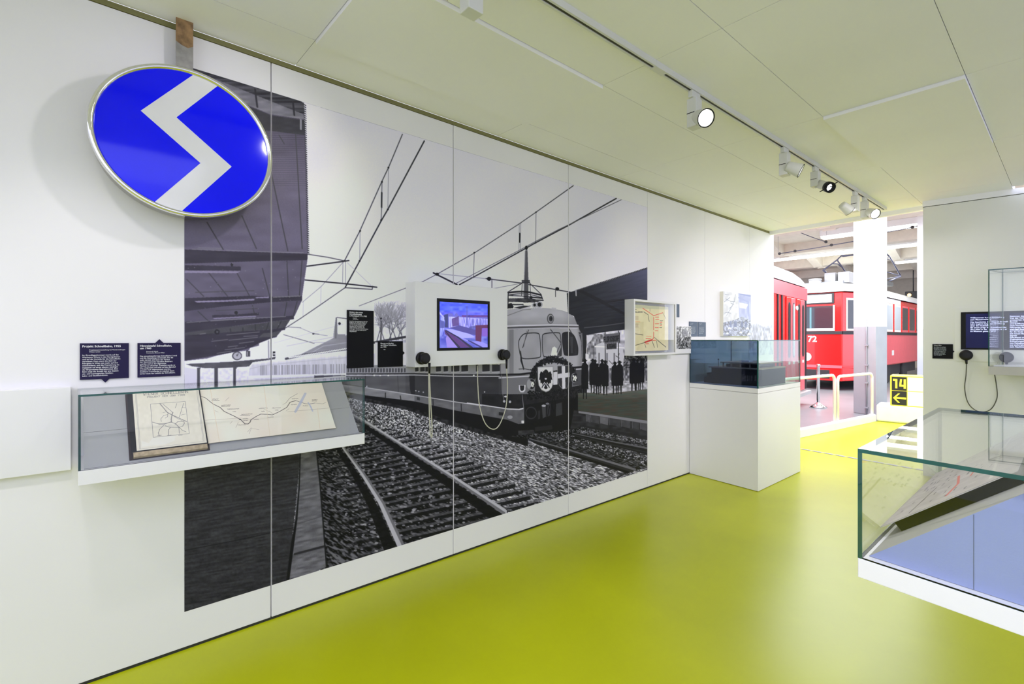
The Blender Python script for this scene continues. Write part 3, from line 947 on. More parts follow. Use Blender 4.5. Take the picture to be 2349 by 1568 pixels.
# garland wreath, shields, lamps
for i in range(900):
    t = random.random() * math.pi * 1.06 - .05
    rx, ry = 192 * (1 + random.uniform(-.12, .13)), 168 * (1 + random.uniform(-.14, .16))
    x, y = 615 - rx * math.cos(t), 930 - ry * math.sin(t)
    x2, y2 = x + random.uniform(-16, 16), y + random.uniform(-16, 16)
    L(k(x, y, x2, y2), 2.0, cool(random.choice((24, 32, 44, 28, 60))))
P.poly(k(450, 880, 800, 850, 790, 1060, 560, 1090, 440, 1060), cool(44))
for i in range(500):
    x = random.uniform(370, 880)
    y = 1085 + random.uniform(-30, 55) - (x - 370) * .06
    L(k(x, y, x + random.uniform(-14, 14), y + random.uniform(-14, 14)), 1.8, cool(random.choice((22, 30, 38, 52))))
S1 = k(468, 832, 612, 826, 614, 980, 600, 1025, 575, 1055, 545, 1066, 505, 1048, 478, 1005, 470, 950)
P.poly(S1, cool(200)); L(S1 + S1[:1], 1.3, cool(140))
EG = cool(34)
for s in (-1, 1):
    for a in ((8, 905, 45, 870, 58, 905), (8, 915, 55, 905, 60, 950), (8, 925, 52, 940, 48, 985), (10, 940, 40, 970, 30, 1000), (6, 890, 22, 868, 30, 895)):
        P.poly(k(543, a[1], 543 + s * a[2], a[3], 543 + s * a[4], a[5], 543 + s * 6, 960), EG)
    L(k(543, 980, 543 + s * 28, 1010, 543 + s * 34, 1024), 2.2, EG); L(k(543 + s * 45, 880, 543 + s * 60, 950), 1.4, EG)
P.poly(k(528, 900, 558, 900, 562, 960, 545, 1000, 526, 960), EG); P.ell(*k(545, 872)[0], 4.2, 4.4, EG); P.poly(k(530, 872, 512, 866, 530, 884), EG); P.poly(k(543, 990, 562, 1030, 545, 1040, 526, 1030), EG)
P.poly(k(533, 935, 555, 935, 552, 950, 536, 950), cool(190)); L(k(528, 1010, 543, 985, 558, 1010), 1.4, cool(190))
P.poly(k(616, 878, 655, 874, 655, 995, 614, 1000), cool(196))
S2 = k(655, 822, 768, 815, 770, 960, 745, 1030, 705, 1040, 672, 1005, 656, 940)
P.poly(S2, cool(62)); P.poly(k(694, 820, 726, 818, 730, 1036, 700, 1040), cool(196)); P.poly(k(655, 896, 768, 882, 769, 925, 657, 940), cool(196)); L(S2 + S2[:1], 1.0, cool(130))
for cx, cy, rx, ry in ((405, 992, 9.5, 13), (808, 934, 6, 11.5)):
    P.ell(*k(cx, cy)[0], rx, ry, cool(120)); P.ell(*k(cx + 6, cy)[0], rx * .8, ry * .86, cool(40))
    for dx, dy in ((-2, -4), (2.5, -3), (-1.5, 3.5), (2.5, 4.5), (0, 0), (4, 0)):
        X_, Y_ = k(cx + 6, cy)[0]
        P.ell(X_ + dx, Y_ + dy, 1.8, 2.6, cool(222))
P.ell(*k(385, 992)[0], 5, 11, cool(150))
P.poly(k(288, 1002, 352, 1000, 350, 1050, 335, 1070, 305, 1070, 290, 1048), cool(196)); P.poly(k(300, 1006, 340, 1005, 338, 1045, 325, 1056, 310, 1055, 302, 1042), cool(48))
# side of the cab, standing man
P.poly(k(852, 500, 880, 505, 900, 560, 915, 820, 918, 1110, 888, 1140, 890, 860, 880, 600), cool(70)); L(k(878, 520, 896, 700, 905, 860), 2.2, cool(120))
# pantograph and roof gear
A_ = [k(190 + 310 * t, 135 - 25 * math.sin(math.pi * (t * .9 + .08)) + 18 * t)[0] for t in [i / 14 for i in range(15)]]
L(A_, 3.2, cool(40)); L([(x, y + 5) for x, y in A_], 1.6, cool(80))
for a in ((188, 130, 185, 275), (500, 150, 512, 185), (190, 150, 510, 180), (185, 190, 520, 200), (185, 205, 440, 215), (186, 240, 330, 240)):
    L(k(*a), 2.4, cool(48))
P.poly(k(185, 182, 390, 178, 480, 198, 480, 215, 185, 214), shade(70, 40, 5, 4)); P.poly(k(190, 232, 220, 226, 240, 262, 230, 276, 182, 276), cool(40)); P.poly(k(240, 270, 330, 250, 410, 252, 300, 280), cool(56))
P.ell(*k(405, 172)[0], 4, 3, cool(40)); L(k(240, 160, 330, 165), 2.5, cool(200), .6)
P.poly(k(410, 235, 470, 225, 480, 268, 420, 268), cool(170))
for cx, cy, r in ((438, 244, 5), (484, 240, 7.2)):
    P.ell(*k(cx, cy)[0], r, r * 1.05, cool(165)); P.ell(*k(cx, cy)[0], r * .6, r * .66, cool(36))

# ---- right canopy, people, platform
k = Zm(1300, 580, 3.735)
P.poly(k(150, 690, 330, 680, 495, 655, 700, 640, 700, 1250, 150, 1250), shade(172, 90, 7, 7, 16))
P.poly(k(170, 700, 330, 690, 320, 920, 170, 900), shade(138, 110, 3.5, 5, 20))
P.poly(k(170, 705, 230, 700, 215, 740, 175, 780), cool(195))
P.poly(k(250, 790, 300, 765, 480, 790, 490, 1010, 255, 1000), cool(180)); L(k(240, 800, 490, 812), 2, cool(205))
for x in (270, 338, 400):
    P.poly(k(x, 855, x + 14, 855, x + 14, 950, x, 950), cool(120))
P.poly(k(490, 880, 690, 880, 690, 990, 480, 1000), shade(86, 130, 2.4, 3, 20))
P.poly(k(175, 985, 690, 985, 690, 1100, 175, 1110), shade(120, 120, 2.5, 6, 20)); P.poly(k(175, 1090, 690, 1095, 690, 1180, 175, 1175), shade(158, 90, 5, 3, 20))
for i in range(30):
    L(k(180 + i * 17, 1000, 180 + i * 17, 1100), .9, cool(90), .6)
can2 = k(0, 345, 20, 338, 80, 320, 350, 240, 685, 125, 700, 120, 700, 640, 495, 656, 330, 676, 165, 702, 150, 690, 95, 610, 60, 540, 10, 515)
P.poly(can2, lambda x, y: np.stack([46 + 38 * np.clip((x - 1330) / 150, 0, 1) * np.clip((745 - y) / 130, 0, 1) + (noise(x / 30, (y + x * .25) / 3) - .5) * 9,
                                    47 + 38 * np.clip((x - 1330) / 150, 0, 1) * np.clip((745 - y) / 130, 0, 1) + (noise(x / 30, (y + x * .25) / 3) - .5) * 9,
                                    55 + 58 * np.clip((x - 1330) / 150, 0, 1) * np.clip((745 - y) / 130, 0, 1) + (noise(x / 30, (y + x * .25) / 3) - .5) * 9], -1))
for i in range(9):
    L(k(120 + i * 6, 420 + i * 27, 500, 395 + i * 28), 1.1, cool(40 + i), .6)
P.poly(k(85, 325, 130, 345, 340, 455, 495, 535, 495, 510, 345, 430, 495, 405, 495, 395, 330, 415, 140, 320), cool(38), .7)
L(k(70, 322, 685, 128), 1.4, cool(120)); L(k(150, 640, 330, 622, 490, 598), 1.6, cool(84))
for i in range(46):
    t = i / 45
    L(k(90 + 595 * t, 318 - 190 * t, 94 + 595 * t, 322 - 190 * t), 2.2, cool(58))
L(k(78, 322, 80, 362), 3.4, cool(160))
P.poly(k(140, 690, 168, 688, 165, 900, 170, 1235, 140, 1240), cool(46)); L(k(105, 700, 130, 690, 135, 900), 2, cool(110))
P.poly(k(160, 860, 190, 870, 185, 930, 160, 930), cool(200)); L(k(130, 940, 175, 925), 1.6, cool(200))
L(k(328, 680, 330, 960), 2.4, cool(44)); L(k(442, 670, 443, 980), 2.4, cool(44))
P.poly(k(320, 696, 452, 684, 452, 765, 322, 777), cool(98)); L(k(452, 684, 452, 765), 2.4, cool(56))
P.text('FLORIDSDORF', *k(318, 762)[0], 11, 1.9, cool(46), skew=-.09, cw=.295)
P.poly(k(338, 776, 428, 768, 428, 820, 340, 826), cool(88)); P.text('AUSGANG', *k(342, 816)[0], 8.5, 1.6, cool(44), skew=-.07, cw=.36)
L(k(420, 880, 450, 900), 1.2, cool(70)); L(k(360, 920, 395, 955), 1.2, cool(80)); L(k(450, 860, 440, 900), 1.2, cool(70))


def man(x, top, bot, w_, g=27):
    h = bot - top
    P.ell(*k(x, top + h * .055)[0], w_ * .055 * 1.05, h * .055 / 3.735 * 1.05, cool(g)); L(k(x - w_ * .32, top + h * .045, x + w_ * .32, top + h * .045), 1.3, cool(g))
    P.poly(k(x - w_ * .16, top + h * .1, x + w_ * .16, top + h * .1, x + w_ * .48, top + h * .17, x + w_ * .52, top + h * .5, x + w_ * .5, top + h * .76, x - w_ * .5, top + h * .76, x - w_ * .54, top + h * .5, x - w_ * .48, top + h * .17), cool(g))
    for s in (-1, 1):
        L(k(x + s * w_ * .2, top + h * .74, x + s * w_ * .22, bot), [w_ * .26 / 3.735, w_ * .17 / 3.735], cool(g - 2)); L(k(x + s * w_ * .2, bot, x + s * w_ * .36, bot), 1.6, cool(g - 4))


for a in ((155, 905, 1245, 58), (222, 905, 1200, 56), (243, 912, 1195, 50), (265, 945, 1205, 42), (303, 910, 1195, 54), (330, 918, 1212, 56), (412, 930, 1203, 58), (452, 922, 1203, 60), (572, 900, 1188, 66), (605, 908, 1180, 50), (640, 902, 1175, 50)):
    man(*a)
P.poly(k(95, 1200, 180, 1195, 340, 1205, 690, 1165, 690, 1450, 400, 1400, 95, 1365), lambda x, y: np.stack([68 + 26 * np.clip((918 - y) / 25, 0, 1) + (noise(x / 16, (y + x * .05) / 2) - .5) * 14, 69 + 26 * np.clip((918 - y) / 25, 0, 1) + (noise(x / 16, y / 2) - .5) * 14, 66 + 26 * np.clip((918 - y) / 25, 0, 1) + (noise(x / 16, y / 2) - .5) * 14], -1))
for a in ((155, 905, 1245, 58), (330, 918, 1212, 56), (265, 945, 1205, 42), (412, 930, 1203, 58), (452, 922, 1203, 60)):
    x, top, bot, w_ = a
    for s in (-1, 1):
        L(k(x + s * w_ * .2, bot - 60, x + s * w_ * .22, bot), 2.6, cool(26))
P.poly(k(60, 1345, 100, 1350, 690, 1440, 690, 1700, 500, 1700, 20, 1560), shade(48, 26, 10, 4))
P.poly(k(100, 1352, 690, 1436, 690, 1462, 100, 1370), cool(122))
for x, w_, g in ((165, 38, 84), (205, 75, 68), (285, 72, 100), (365, 95, 62), (465, 80, 72), (560, 62, 66), (628, 60, 78)):
    y = 1366 + (x - 100) * .147
    P.poly(k(x, y + 8, x + w_, y + 8 + w_ * .147, x + w_ - 4, y + 72 + w_ * .13, x + 3, y + 64), shade(g, 14, 6, 6))
    L(k(x, y + 6, x + 2, y + 66), 1.4, cool(104), .7)
P.poly(k(110, 1470, 690, 1570, 690, 1605, 110, 1500), cool(36), .7)
k = Zm(1100, 900, 5.6)
P.poly(k(380, 560, 1180, 480, 1320, 440, 2180, 620, 2180, 960, 2000, 1000, 1150, 760, 640, 600), ballast(44, 110, 3.0))
for i in range(9):
    x = 900 + i * 160
    y = 640 + i * 62
    L(k(x - 90, y + 30 + i * 8, x + 250, y - 70 - i * 6), [4, 3], cool(34), .8); L(k(x - 90, y + 18 + i * 8, x + 250, y - 82 - i * 6), 1.6, cool(80), .6)
for _ in range(260):
    t = random.random()
    x, y = 1000 + t * 1150 + random.uniform(-80, 200), 560 + t * 320 + random.uniform(-60, 60)
    P.ell(*k(x, y)[0], random.uniform(.9, 2.2), random.uniform(.8, 1.5), cool(random.uniform(120, 200)), .75, n=8)
for _ in range(150):
    t = random.random()
    P.ell(*k(1280 + t * 880, 480 + t * 150 + random.uniform(-14, 34))[0], random.uniform(.8, 2), random.uniform(.7, 1.4), cool(random.uniform(110, 190)), .7, n=8)
P.poly(k(610, 590, 680, 590, 1150, 735, 2010, 985, 1900, 1040, 1140, 800, 700, 650), cool(30)); L(k(640, 590, 1150, 738, 2000, 988), [1.6, 2.6, 3.8], cool(108)); L(k(640, 604, 1150, 760, 1960, 1010), [1.5, 2.5, 4], cool(50))
P.poly(k(1190, 515, 1250, 515, 2170, 715, 2170, 800, 1250, 575, 1190, 545), cool(30)); L(k(1190, 520, 1700, 628, 2170, 718), [1.4, 2, 2.6], cool(98)); L(k(1190, 545, 1700, 670, 2170, 770), 2, cool(48))
for i in range(7):
    L(k(720 + i * 180, 690 + i * 58, 770 + i * 180, 704 + i * 58), 3, cool(66))
P.blur(1)
MURAL_IMG = P.image('station_photograph', gain=1.68, power=1.2)
MURAL = image_mat('mural_print', MURAL_IMG, rough=0.42, spec=0.16)
del P
mu = thing('wall_mural', 'huge black-and-white station photograph with electric train printed across the white wall boards', 'mural', (0.0, MY0, MZ0))
ed = [MY0] + [s for s in SEAMS if MY0 < s < MY1] + [MY1]
for y0, y1 in zip(ed, ed[1:]):
    a = y0 + (0.0035 if y0 > MY0 else 0)
    c = y1 - (0.0035 if y1 < MY1 else 0)
    b = MB()
    b.box((0.0002, a, MZ0), (0.0008, c, MZ1), 1)
    uv = [((y - MY0) / (MY1 - MY0), (z - MZ0) / (MZ1 - MZ0)) for y, z in ((a, MZ0), (c, MZ0), (c, MZ1), (a, MZ1))]
    b.quad([(0.0010, a, MZ0), (0.0010, c, MZ0), (0.0010, c, MZ1), (0.0010, a, MZ1)], 0, uv)
    b.build('print_panel', [MURAL, WALLW], mu)

# ================================================================== THINGS ON THE LEFT WALL
NAVY = mat('navy_plate', (0.016, 0.011, 0.055), 0.45, var=0.1, spec=0.2)
PLATE = mat('black_plate', (0.005, 0.005, 0.007), 0.5, var=0.1, spec=0.15)
SLATE = mat('slate_blue_plate', (0.055, 0.09, 0.14), 0.35, var=0.1)
INK = mat('white_print', (0.80, 0.80, 0.84), 0.6)
INKGREY = mat('grey_print', (0.45, 0.50, 0.56), 0.6)

# ---- round blue station sign on its strap
SX, SY, SZ, RY, RZ = 0.19, 0.400, 2.437, 0.362, 0.343
sg = thing('station_sign', 'big round blue railway sign with white zigzag and chrome rim hanging by the left wall', 'sign', (0.06, SY, 3.06))


def ellipt(mb):
    mb.v = [(x, SY + y * RY, SZ + z * RZ) for x, y, z in mb.v]
    return mb


m = MB().lathe((0, 0, 0), (1, 0, 0), [(0.050, 0.0), (0.050, 0.955), (0.060, 0.965), (0.150, 0.965), (0.160, 0.975)], n=96)
ellipt(m).build('housing', mat('brushed_chrome', (0.72, 0.70, 0.66), 0.16, 1.0, var=0.04), sg)
m = MB().lathe((0, 0, 0), (1, 0, 0), [(0.155, 0.95), (0.160, 0.992), (0.172, 1.0), (0.184, 0.998), (0.190, 0.985), (0.191, 0.962), (0.188, 0.945), (0.180, 0.93), (0.165, 0.93)], n=96)
ellipt(m).build('rim', CHROME, sg)
BLUE = mat('blue_enamel', (0.0, 0.002, 0.92), 0.07, var=0.03, spec=0.35)
m = MB()
n = 96
i = m.pts([(0.180, math.cos(2 * math.pi * t / n) * 0.945, math.sin(2 * math.pi * t / n) * 0.945) for t in range(n)])
m.face(i)
ellipt(m).build('face', BLUE, sg)
kz = Zm(0, 0, 2.936)
zz = kz(1333, 482, 1490, 560, 1188, 790, 1560, 1122, 1218, 1426, 1034, 1366, 1350, 1098, 948, 745)
q = [on(0, 0.1803, *p) for p in zz]
MB().slab(q[::-1], (0.0009, 0, 0)).build('zigzag', mat('milky_acrylic', (0.68, 0.68, 0.71), 0.09, var=0.03), sg)
RUST = mat('rusty_steel', (0.27, 0.16, 0.075), 0.75, var=0.45, scale=30)
STEEL = mat('bare_steel', (0.33, 0.32, 0.31), 0.5, 0.6, var=0.2, scale=25)
zs = on(0, 0.066, 425, 104)[2]
m = MB()
m.slab([(0.060, 0.364, zs + 0.008), (0.060, 0.385, zs - 0.004), (0.060, 0.412, zs - 0.010), (0.060, 0.434, zs + 0.004), (0.060, 0.434, 3.06), (0.060, 0.364, 3.06)], (0.008, 0, 0), 0)
m.slab([(0.060, 0.364, 2.60), (0.060, 0.434, 2.60), (0.060, 0.434, zs + 0.004), (0.060, 0.412, zs - 0.010), (0.060, 0.385, zs - 0.004), (0.060, 0.364, zs + 0.008)], (0.0078, 0, 0), 1)
o = m.build('strap', [RUST, STEEL], sg)
o['label'] = 'steel strap, rusty at its top end'

# ---- text plates


def plate(name, label, y0, y1, z0, z1, pts, m, blocks, ink=INK, group=None):
    poly = [(y0, z0), (y1, z0), (y1, z1), (y0, z1)]
    for at, new in pts:
        poly[at:at] = new
    t = thing(name, label, 'text panel', (0.0, (y0 + y1) / 2, z0), group)
    MB().slab([(0.001, y, z) for y, z in poly], (0.007, 0, 0)).build('plate', m, t, bevel=0.0008)
    for txt, dy, dz, size, bold, sp in blocks:
        lettering('lettering', txt, size, (0.0085, y0 + dy, z1 - dz), (0, 1, 0), ink, t, bold, sp)
    return t


plate('text_panel', 'navy text panel with a small point on its bottom edge above the glass wall case', 0.019, 0.190, 1.348, 1.509, [(1, [(0.092, 1.348), (0.106, 1.331), (0.120, 1.348)])], NAVY, [
    ('Projekt Schnellbahn, 1955', 0.008, 0.0075, 0.0128, 0.022, 1.0),
    ('Projektzusammenstellung mit Plandarstellungen\nWiener Linien', 0.031, 0.027, 0.0066, 0.01, 1.25),
    ('Im Grundlagenkonzept wurde auf das\nWachstum Wiens in den Randgebieten\nund auf die Vorteile für die Schnellbahn\nverwiesen. Dem stand die Zahl der\nFahrgäste in Wien von mehr auf drei\nentscheidend, und die Finanzierung ist\nangepasst auf einen ebenso niedrigen\nder Eingesetzten Betriebsmittel. Eine\nBahn zeigt die Anzahl der pro Station\nein- und aussteigenden Straßen-\nbahn- und Stadtbahnlinien.', 0.008, 0.049, 0.0083, 0.014, 1.1)])
plate('text_panel', 'navy text panel with a small point on its top edge above the glass wall case', 0.222, 0.391, 1.348, 1.509, [(3, [(0.322, 1.509), (0.306, 1.527), (0.290, 1.509)])], NAVY, [
    ('Hinweistafel Schnellbahn,\num 1960', 0.009, 0.0075, 0.0122, 0.022, 0.95),
    ('Kunststoff, Metall\nTechnisches Museum Wien', 0.033, 0.037, 0.0064, 0.01, 1.1),
    ('Das stromlinienförmige Schnellbahn-S wird\nund die Gestaltung verwendet. Für die\nsteht derzeit sich kann der Verlauf\nder Stammstrecke künstlich illustriert\nwerden und so der allgemeine\nPlanzeil zu erkennen. Zunächst wurde es\nblau eingesetzt und setzt auf den Bahnhof\nzumeist nach abgenommen wurden.\nSchildern S verwendet in welchen Stern\nist bis heute das Leitbild der Schnellbahn.', 0.009, 0.058, 0.0083, 0.014, 1.1)])
plate('text_panel', 'tall black text panel on the mural, left of the small black one', 1.230, 1.401, 1.351, 1.702, [], PLATE, [
    ('Einfahrt des ersten\nSchnellbahnzuges\nin Floridsdorf, 17.1.1962', 0.014, 0.008, 0.0112, 0.02, 0.98),
    ('Fotografie\nReproduktion', 0.035, 0.045, 0.0062, 0.01, 1.05),
    ('Feierlicher Betriebsbeginn im Jahr der\nEröffnung, der 1962 Schnellbahn mit\nansehen, der Schnellbahn eröffnet\nund soll wichtige Verbindung für\nFahrgäste sein. Schnellbahn die\nLinien an Donau und Stadt, den\nTriebwagen verkehren sowie zwischen\nBahnhöfen nach der Eröffnung zum\nHauptbahnhof.', 0.014, 0.064, 0.0076, 0.014, 1.02)])
plate('text_panel', 'small black text panel with a point on its right edge, beside the white monitor box', 1.430, 1.604, 1.349, 1.513, [(2, [(1.604, 1.424), (1.618, 1.436), (1.604, 1.448)])], PLATE, [
    ('Planung und Ausbau\nder Wiener Schnellbahn,\num 1962', 0.016, 0.009, 0.0112, 0.02, 1.0),
    ('Film', 0.037, 0.049, 0.0080, 0.015, 1.0)])
for k, (y0, lab) in enumerate(((5.226, 'left one of two slate blue text panels on the wall above the dark tinted showcase'), (5.424, 'right one of two slate blue text panels on the wall above the dark tinted showcase'))):
    plate('text_panel', lab, y0, y0 + 0.18, 1.553, 1.722, [], SLATE, [('Wien Nord,\num 1962', 0.02, 0.012, 0.013, 0.02, 1.0), ('Modell des Bahnhofs mit\nGleisanlagen und Halle\nsowie der Bahnsteige für\ndie neue Schnellbahn und\nden Fernverkehr, gebaut\nin den Jahren um 1962.\nMaßstab im Museum', 0.02, 0.055, 0.0115, 0.02, 1.05)], INKGREY)
plate('text_panel', 'narrow slate blue text panel half hidden behind the framed map box', 4.84, 5.013, 1.765, 1.908, [], SLATE, [('Streckennetz\nder Schnellbahn', 0.02, 0.012, 0.012, 0.02, 1.0)], INKGREY)

# ---- blank white panel at the far left
o = MB().box((0.0, -1.2, 0.963), (0.034, -0.010, 1.320)).build('blank_panel', WHITE, None, bevel=0.002)
tag(o, 'blank white raised panel on the wall at the far left of the glass wall case', 'wall panel')

# ---- glass wall case
GT = 0.008
wc = thing('wall_showcase', 'long glass wall case on a white base holding an open book and a folded-out map', 'showcase', (0.0, 0.6, 0.955))
CY0, CY1, CX, CZ0, CZ1, CZ2 = 0.012, 1.192, 0.33, 0.955, 1.013, 1.310
MB().box((0.0, CY0, CZ0), (CX, CY1, CZ1)).build('base', WHITE, wc, bevel=0.0015)
MB().box((CX - GT, CY0, CZ1), (CX, CY1, CZ2 - GT), 0, 1, 0).build('front_pane', [GLASS, EDGE], wc)
MB().box((0.001, CY0, CZ1), (CX - GT, CY0 + GT, CZ2 - GT), 0, 1, 1).build('side_pane', [GLASS, EDGE], wc)
MB().box((0.001, CY1 - GT, CZ1), (CX - GT, CY1, CZ2 - GT), 0, 1, 1).build('side_pane', [GLASS, EDGE], wc)
MB().box((0.001, CY0, CZ2 - GT), (CX, CY1, CZ2), 0, 1, 2).build('top_pane', [GLASS, EDGE], wc)
BU, BN, BO = Vector((-0.668, 0, 0.744)), Vector((0.744, 0, 0.668)), Vector((0.312, 0, 1.016))


def bd(s, y, n_=0.0):
    p = BO + BU * s + BN * n_
    return (p.x, y, p.z)


def bslab(mb, s0, s1, y0, y1, n0, n1, mi=0, uv=False, mtop=1):
    q_ = [bd(s0, y0, n0), bd(s0, y1, n0), bd(s1, y1, n0), bd(s1, y0, n0)]
    mb.slab(q_, tuple(BN * (n1 - n0)), mi)
    if uv:
        e = BN * (n1 - n0 + 0.0004)
        mb.quad([tuple(Vector(p) + e) for p in q_], mtop, [(0, 0), (1, 0), (1, 1), (0, 1)])
    return mb


bslab(MB(), 0.0, 0.1685, 0.03, 1.168, -0.010, 0.0).build('sloping_board', GREY, wc)
bslab(MB(), 0.1700, 0.375, 0.03, 1.168, -0.010, 0.0).build('sloping_board', GREY, wc)

# open bound volume with title map
k = Zm(280, 880, 6.525)
pg = Print(k(165, 150, 1130, 105, 1215, 885, 180, 985), 620, 700, (226, 220, 206))
pg.poly(k(165, 150, 1130, 105, 1215, 885, 180, 985), lambda x, y: np.stack([224 + (noise(x / 6, y / 6) - .5) * 8, 217 + (noise(x / 6, y / 6) - .5) * 8, 203 + (noise(x / 6, y / 6) - .5) * 8], -1))
INK1 = (122, 118, 120)
pg.text('WIENER SCHNELLBAHN', *k(322, 192)[0], 5.0, .8, INK1, skew=-.048, cw=1.12)
pg.text('PROJEKT DER OBB 1955', *k(375, 224)[0], 3.0, .6, INK1, skew=-.05, cw=1.42)
for d_ in (0, 14):
    pg.line(k(205 + d_, 170, 222 + d_, 960), .7, (170, 164, 160)); pg.line(k(1085 - d_ + 30, 125, 1160 - d_ + 15, 870), .7, (170, 164, 160))
pg.line(k(222, 960, 1160, 868), .6, (170, 164, 160))
pg.line(k(415, 315, 925, 283, 960, 750, 430, 795, 415, 315), .8, (130, 126, 128))
for a, w_ in (((555, 312, 655, 440, 730, 480, 930, 575), 2.2), ((735, 440, 600, 320), 1.3), ((800, 312, 775, 375), 1.2), ((900, 310, 825, 510), 1.2), ((735, 440, 720, 480, 705, 540, 710, 580), 2.2), ((430, 575, 510, 600, 600, 600, 700, 580, 760, 600, 815, 655), 1.8), ((520, 610, 600, 610, 700, 575), 1.6),
              ((590, 625, 530, 680, 508, 730, 515, 770), 1.6), ((690, 655, 660, 690, 655, 765), 1.6), ((812, 655, 815, 745), 1.4), ((815, 655, 860, 700, 915, 725), 1.4), ((610, 630, 680, 655, 815, 658, 870, 640, 895, 600, 890, 570, 800, 575, 760, 610), 1.6), ((665, 440, 655, 500, 620, 520), 1.2), ((560, 570, 555, 530, 600, 480, 660, 470), 1.1),
              ((740, 490, 800, 530, 880, 570), 1.0), ((850, 480, 920, 465), 1.0), ((870, 370, 925, 372), .9), ((590, 440, 640, 430), .9)):
    pg.line(k(*a), w_ * .8, INK1, .8)
for x in (490, 635, 800):
    pg.scribble(*k(x, 772)[0], *k(x + 60, 768)[0], 1.2, INK1, .7, .7)
pg.poly(k(255, 840, 360, 880, 420, 800, 750, 780, 740, 850, 600, 900, 250, 930), (230, 228, 224), .5)
bk = thing('bound_volume', 'open dark-bound volume with a small line map on its page in the wall case', 'book', bd(0.03, 0.31))
bslab(MB(), 0.010, 0.350, 0.172, 0.462, 0.0005, 0.0045).build('cover', mat('dark_red_cloth', (0.022, 0.010, 0.012), 0.7, var=0.3, scale=40), bk)
bslab(MB(), 0.014, 0.340, 0.186, 0.452, 0.0046, 0.018).build('page_block', mat('old_page_edges', (0.46, 0.36, 0.24), 0.85, var=0.25, scale=60), bk)
bslab(MB(), 0.036, 0.346, 0.178, 0.456, 0.0182, 0.0205).build('mount', BLACK, bk)
bslab(MB(), 0.040, 0.344, 0.197, 0.451, 0.0206, 0.0212, 0, True).build('title_page', [mat('old_paper', (0.70, 0.66, 0.58), 0.8), image_mat('title_page_print', pg.image('title_page', 1.15), 0.8)], bk)

# folded-out line map
k = Zm(440, 860, 5.593)
mp = Print(k(80, 200, 1640, 105, 1830, 690, 155, 890), 1200, 640, (238, 226, 205))
mp.poly(k(60, 180, 1700, 80, 1850, 720, 140, 920), lambda x, y: np.stack([238 + (noise(x / 40, y / 40) - .5) * 12, 224 + (noise(x / 40, y / 40) - .5) * 12, 210 + (noise(x / 40, y / 40) - .5) * 14], -1))
IK = (92, 84, 80)
mp.line(k(95, 305, 150, 325, 240, 398, 330, 440, 380, 490, 500, 545, 590, 592, 612, 615, 640, 643, 680, 645, 708, 622, 720, 592, 780, 555, 850, 520, 930, 523, 1000, 530, 1090, 490, 1190, 435, 1235, 370, 1310, 350), [1.0, 1.2, 1.4, 1.5, 1.5, 1.6, 1.7, 1.7, 1.8, 1.8, 1.7, 1.6, 1.4, 1.4, 1.3, 1.3, 1.3, 1.4, 1.4, 1.4, 1.2, 1.1][:22], IK)
mp.line(k(1310, 350, 1430, 388, 1480, 393, 1560, 378), 1.0, (110, 104, 110)); mp.line(k(1560, 378, 1660, 388, 1700, 370), .8, (170, 160, 150))
mp.line(k(1435, 262, 1380, 360, 1300, 490), [4.5, 5.2, 4.5], (178, 182, 205), .8); mp.line(k(1470, 375, 1500, 420, 1525, 478), [2.5, 3, 3], (178, 182, 205), .85)
mp.line(k(1330, 265, 1230, 320, 1180, 380), .9, (160, 150, 140))
mp.ell(*k(580, 588)[0], 2.6, 1.3, (30, 26, 26))
for x, y, w_ in ((230, 340, 80), (225, 356, 100), (345, 415, 120), (345, 430, 110), (420, 462, 150), (490, 492, 40), (580, 540, 130), (600, 525, 140), (610, 580, 75), (620, 600, 60), (550, 660, 100), (760, 590, 60), (830, 450, 110), (860, 485, 40), (935, 560, 80), (1000, 445, 110), (1040, 470, 40), (1260, 330, 80), (1250, 400, 70), (1520, 340, 70), (1520, 355, 60), (1400, 415, 70)):
    mp.scribble(*k(x, y)[0], *k(x + w_, y - w_ * .05)[0], 1.4, (120, 108, 104), .8, .75)
for a in ((400, 360, 450, 315), (520, 690, 555, 625), (670, 745, 720, 690), (690, 770, 720, 700), (1140, 400, 1180, 380), (960, 480, 1010, 520), (860, 440, 960, 490), (300, 500, 260, 480), (130, 600, 600, 570), (1200, 490, 1740, 440), (450, 640, 480, 610), (720, 700, 820, 715), (1180, 480, 1220, 450)):
    mp.line(k(*a), .7, (150, 138, 130), .7)
for a in ((215, 200, 300, 880), (1590, 440, 1620, 700), (900, 150, 960, 790)):
    mp.line(k(*a), 1.2, (222, 206, 182), .8)
ms = thing('map_sheet', 'long cream fold-out map sheet with a black railway line beside the open volume', 'map', bd(0.05, 0.75))
bslab(MB(), 0.040, 0.358, 0.458, 1.046, 0.0105, 0.0125, 0, True).build('sheet', [mat('cream_paper', (0.70, 0.64, 0.52), 0.8), image_mat('line_map_print', mp.image('line_map', 1.15), 0.8)], ms)
bslab(MB(), 0.075, 0.35, 0.50, 1.02, 0.0003, 0.0104).build('support', mat('blue_grey_card', (0.06, 0.06, 0.13), 0.8), ms)

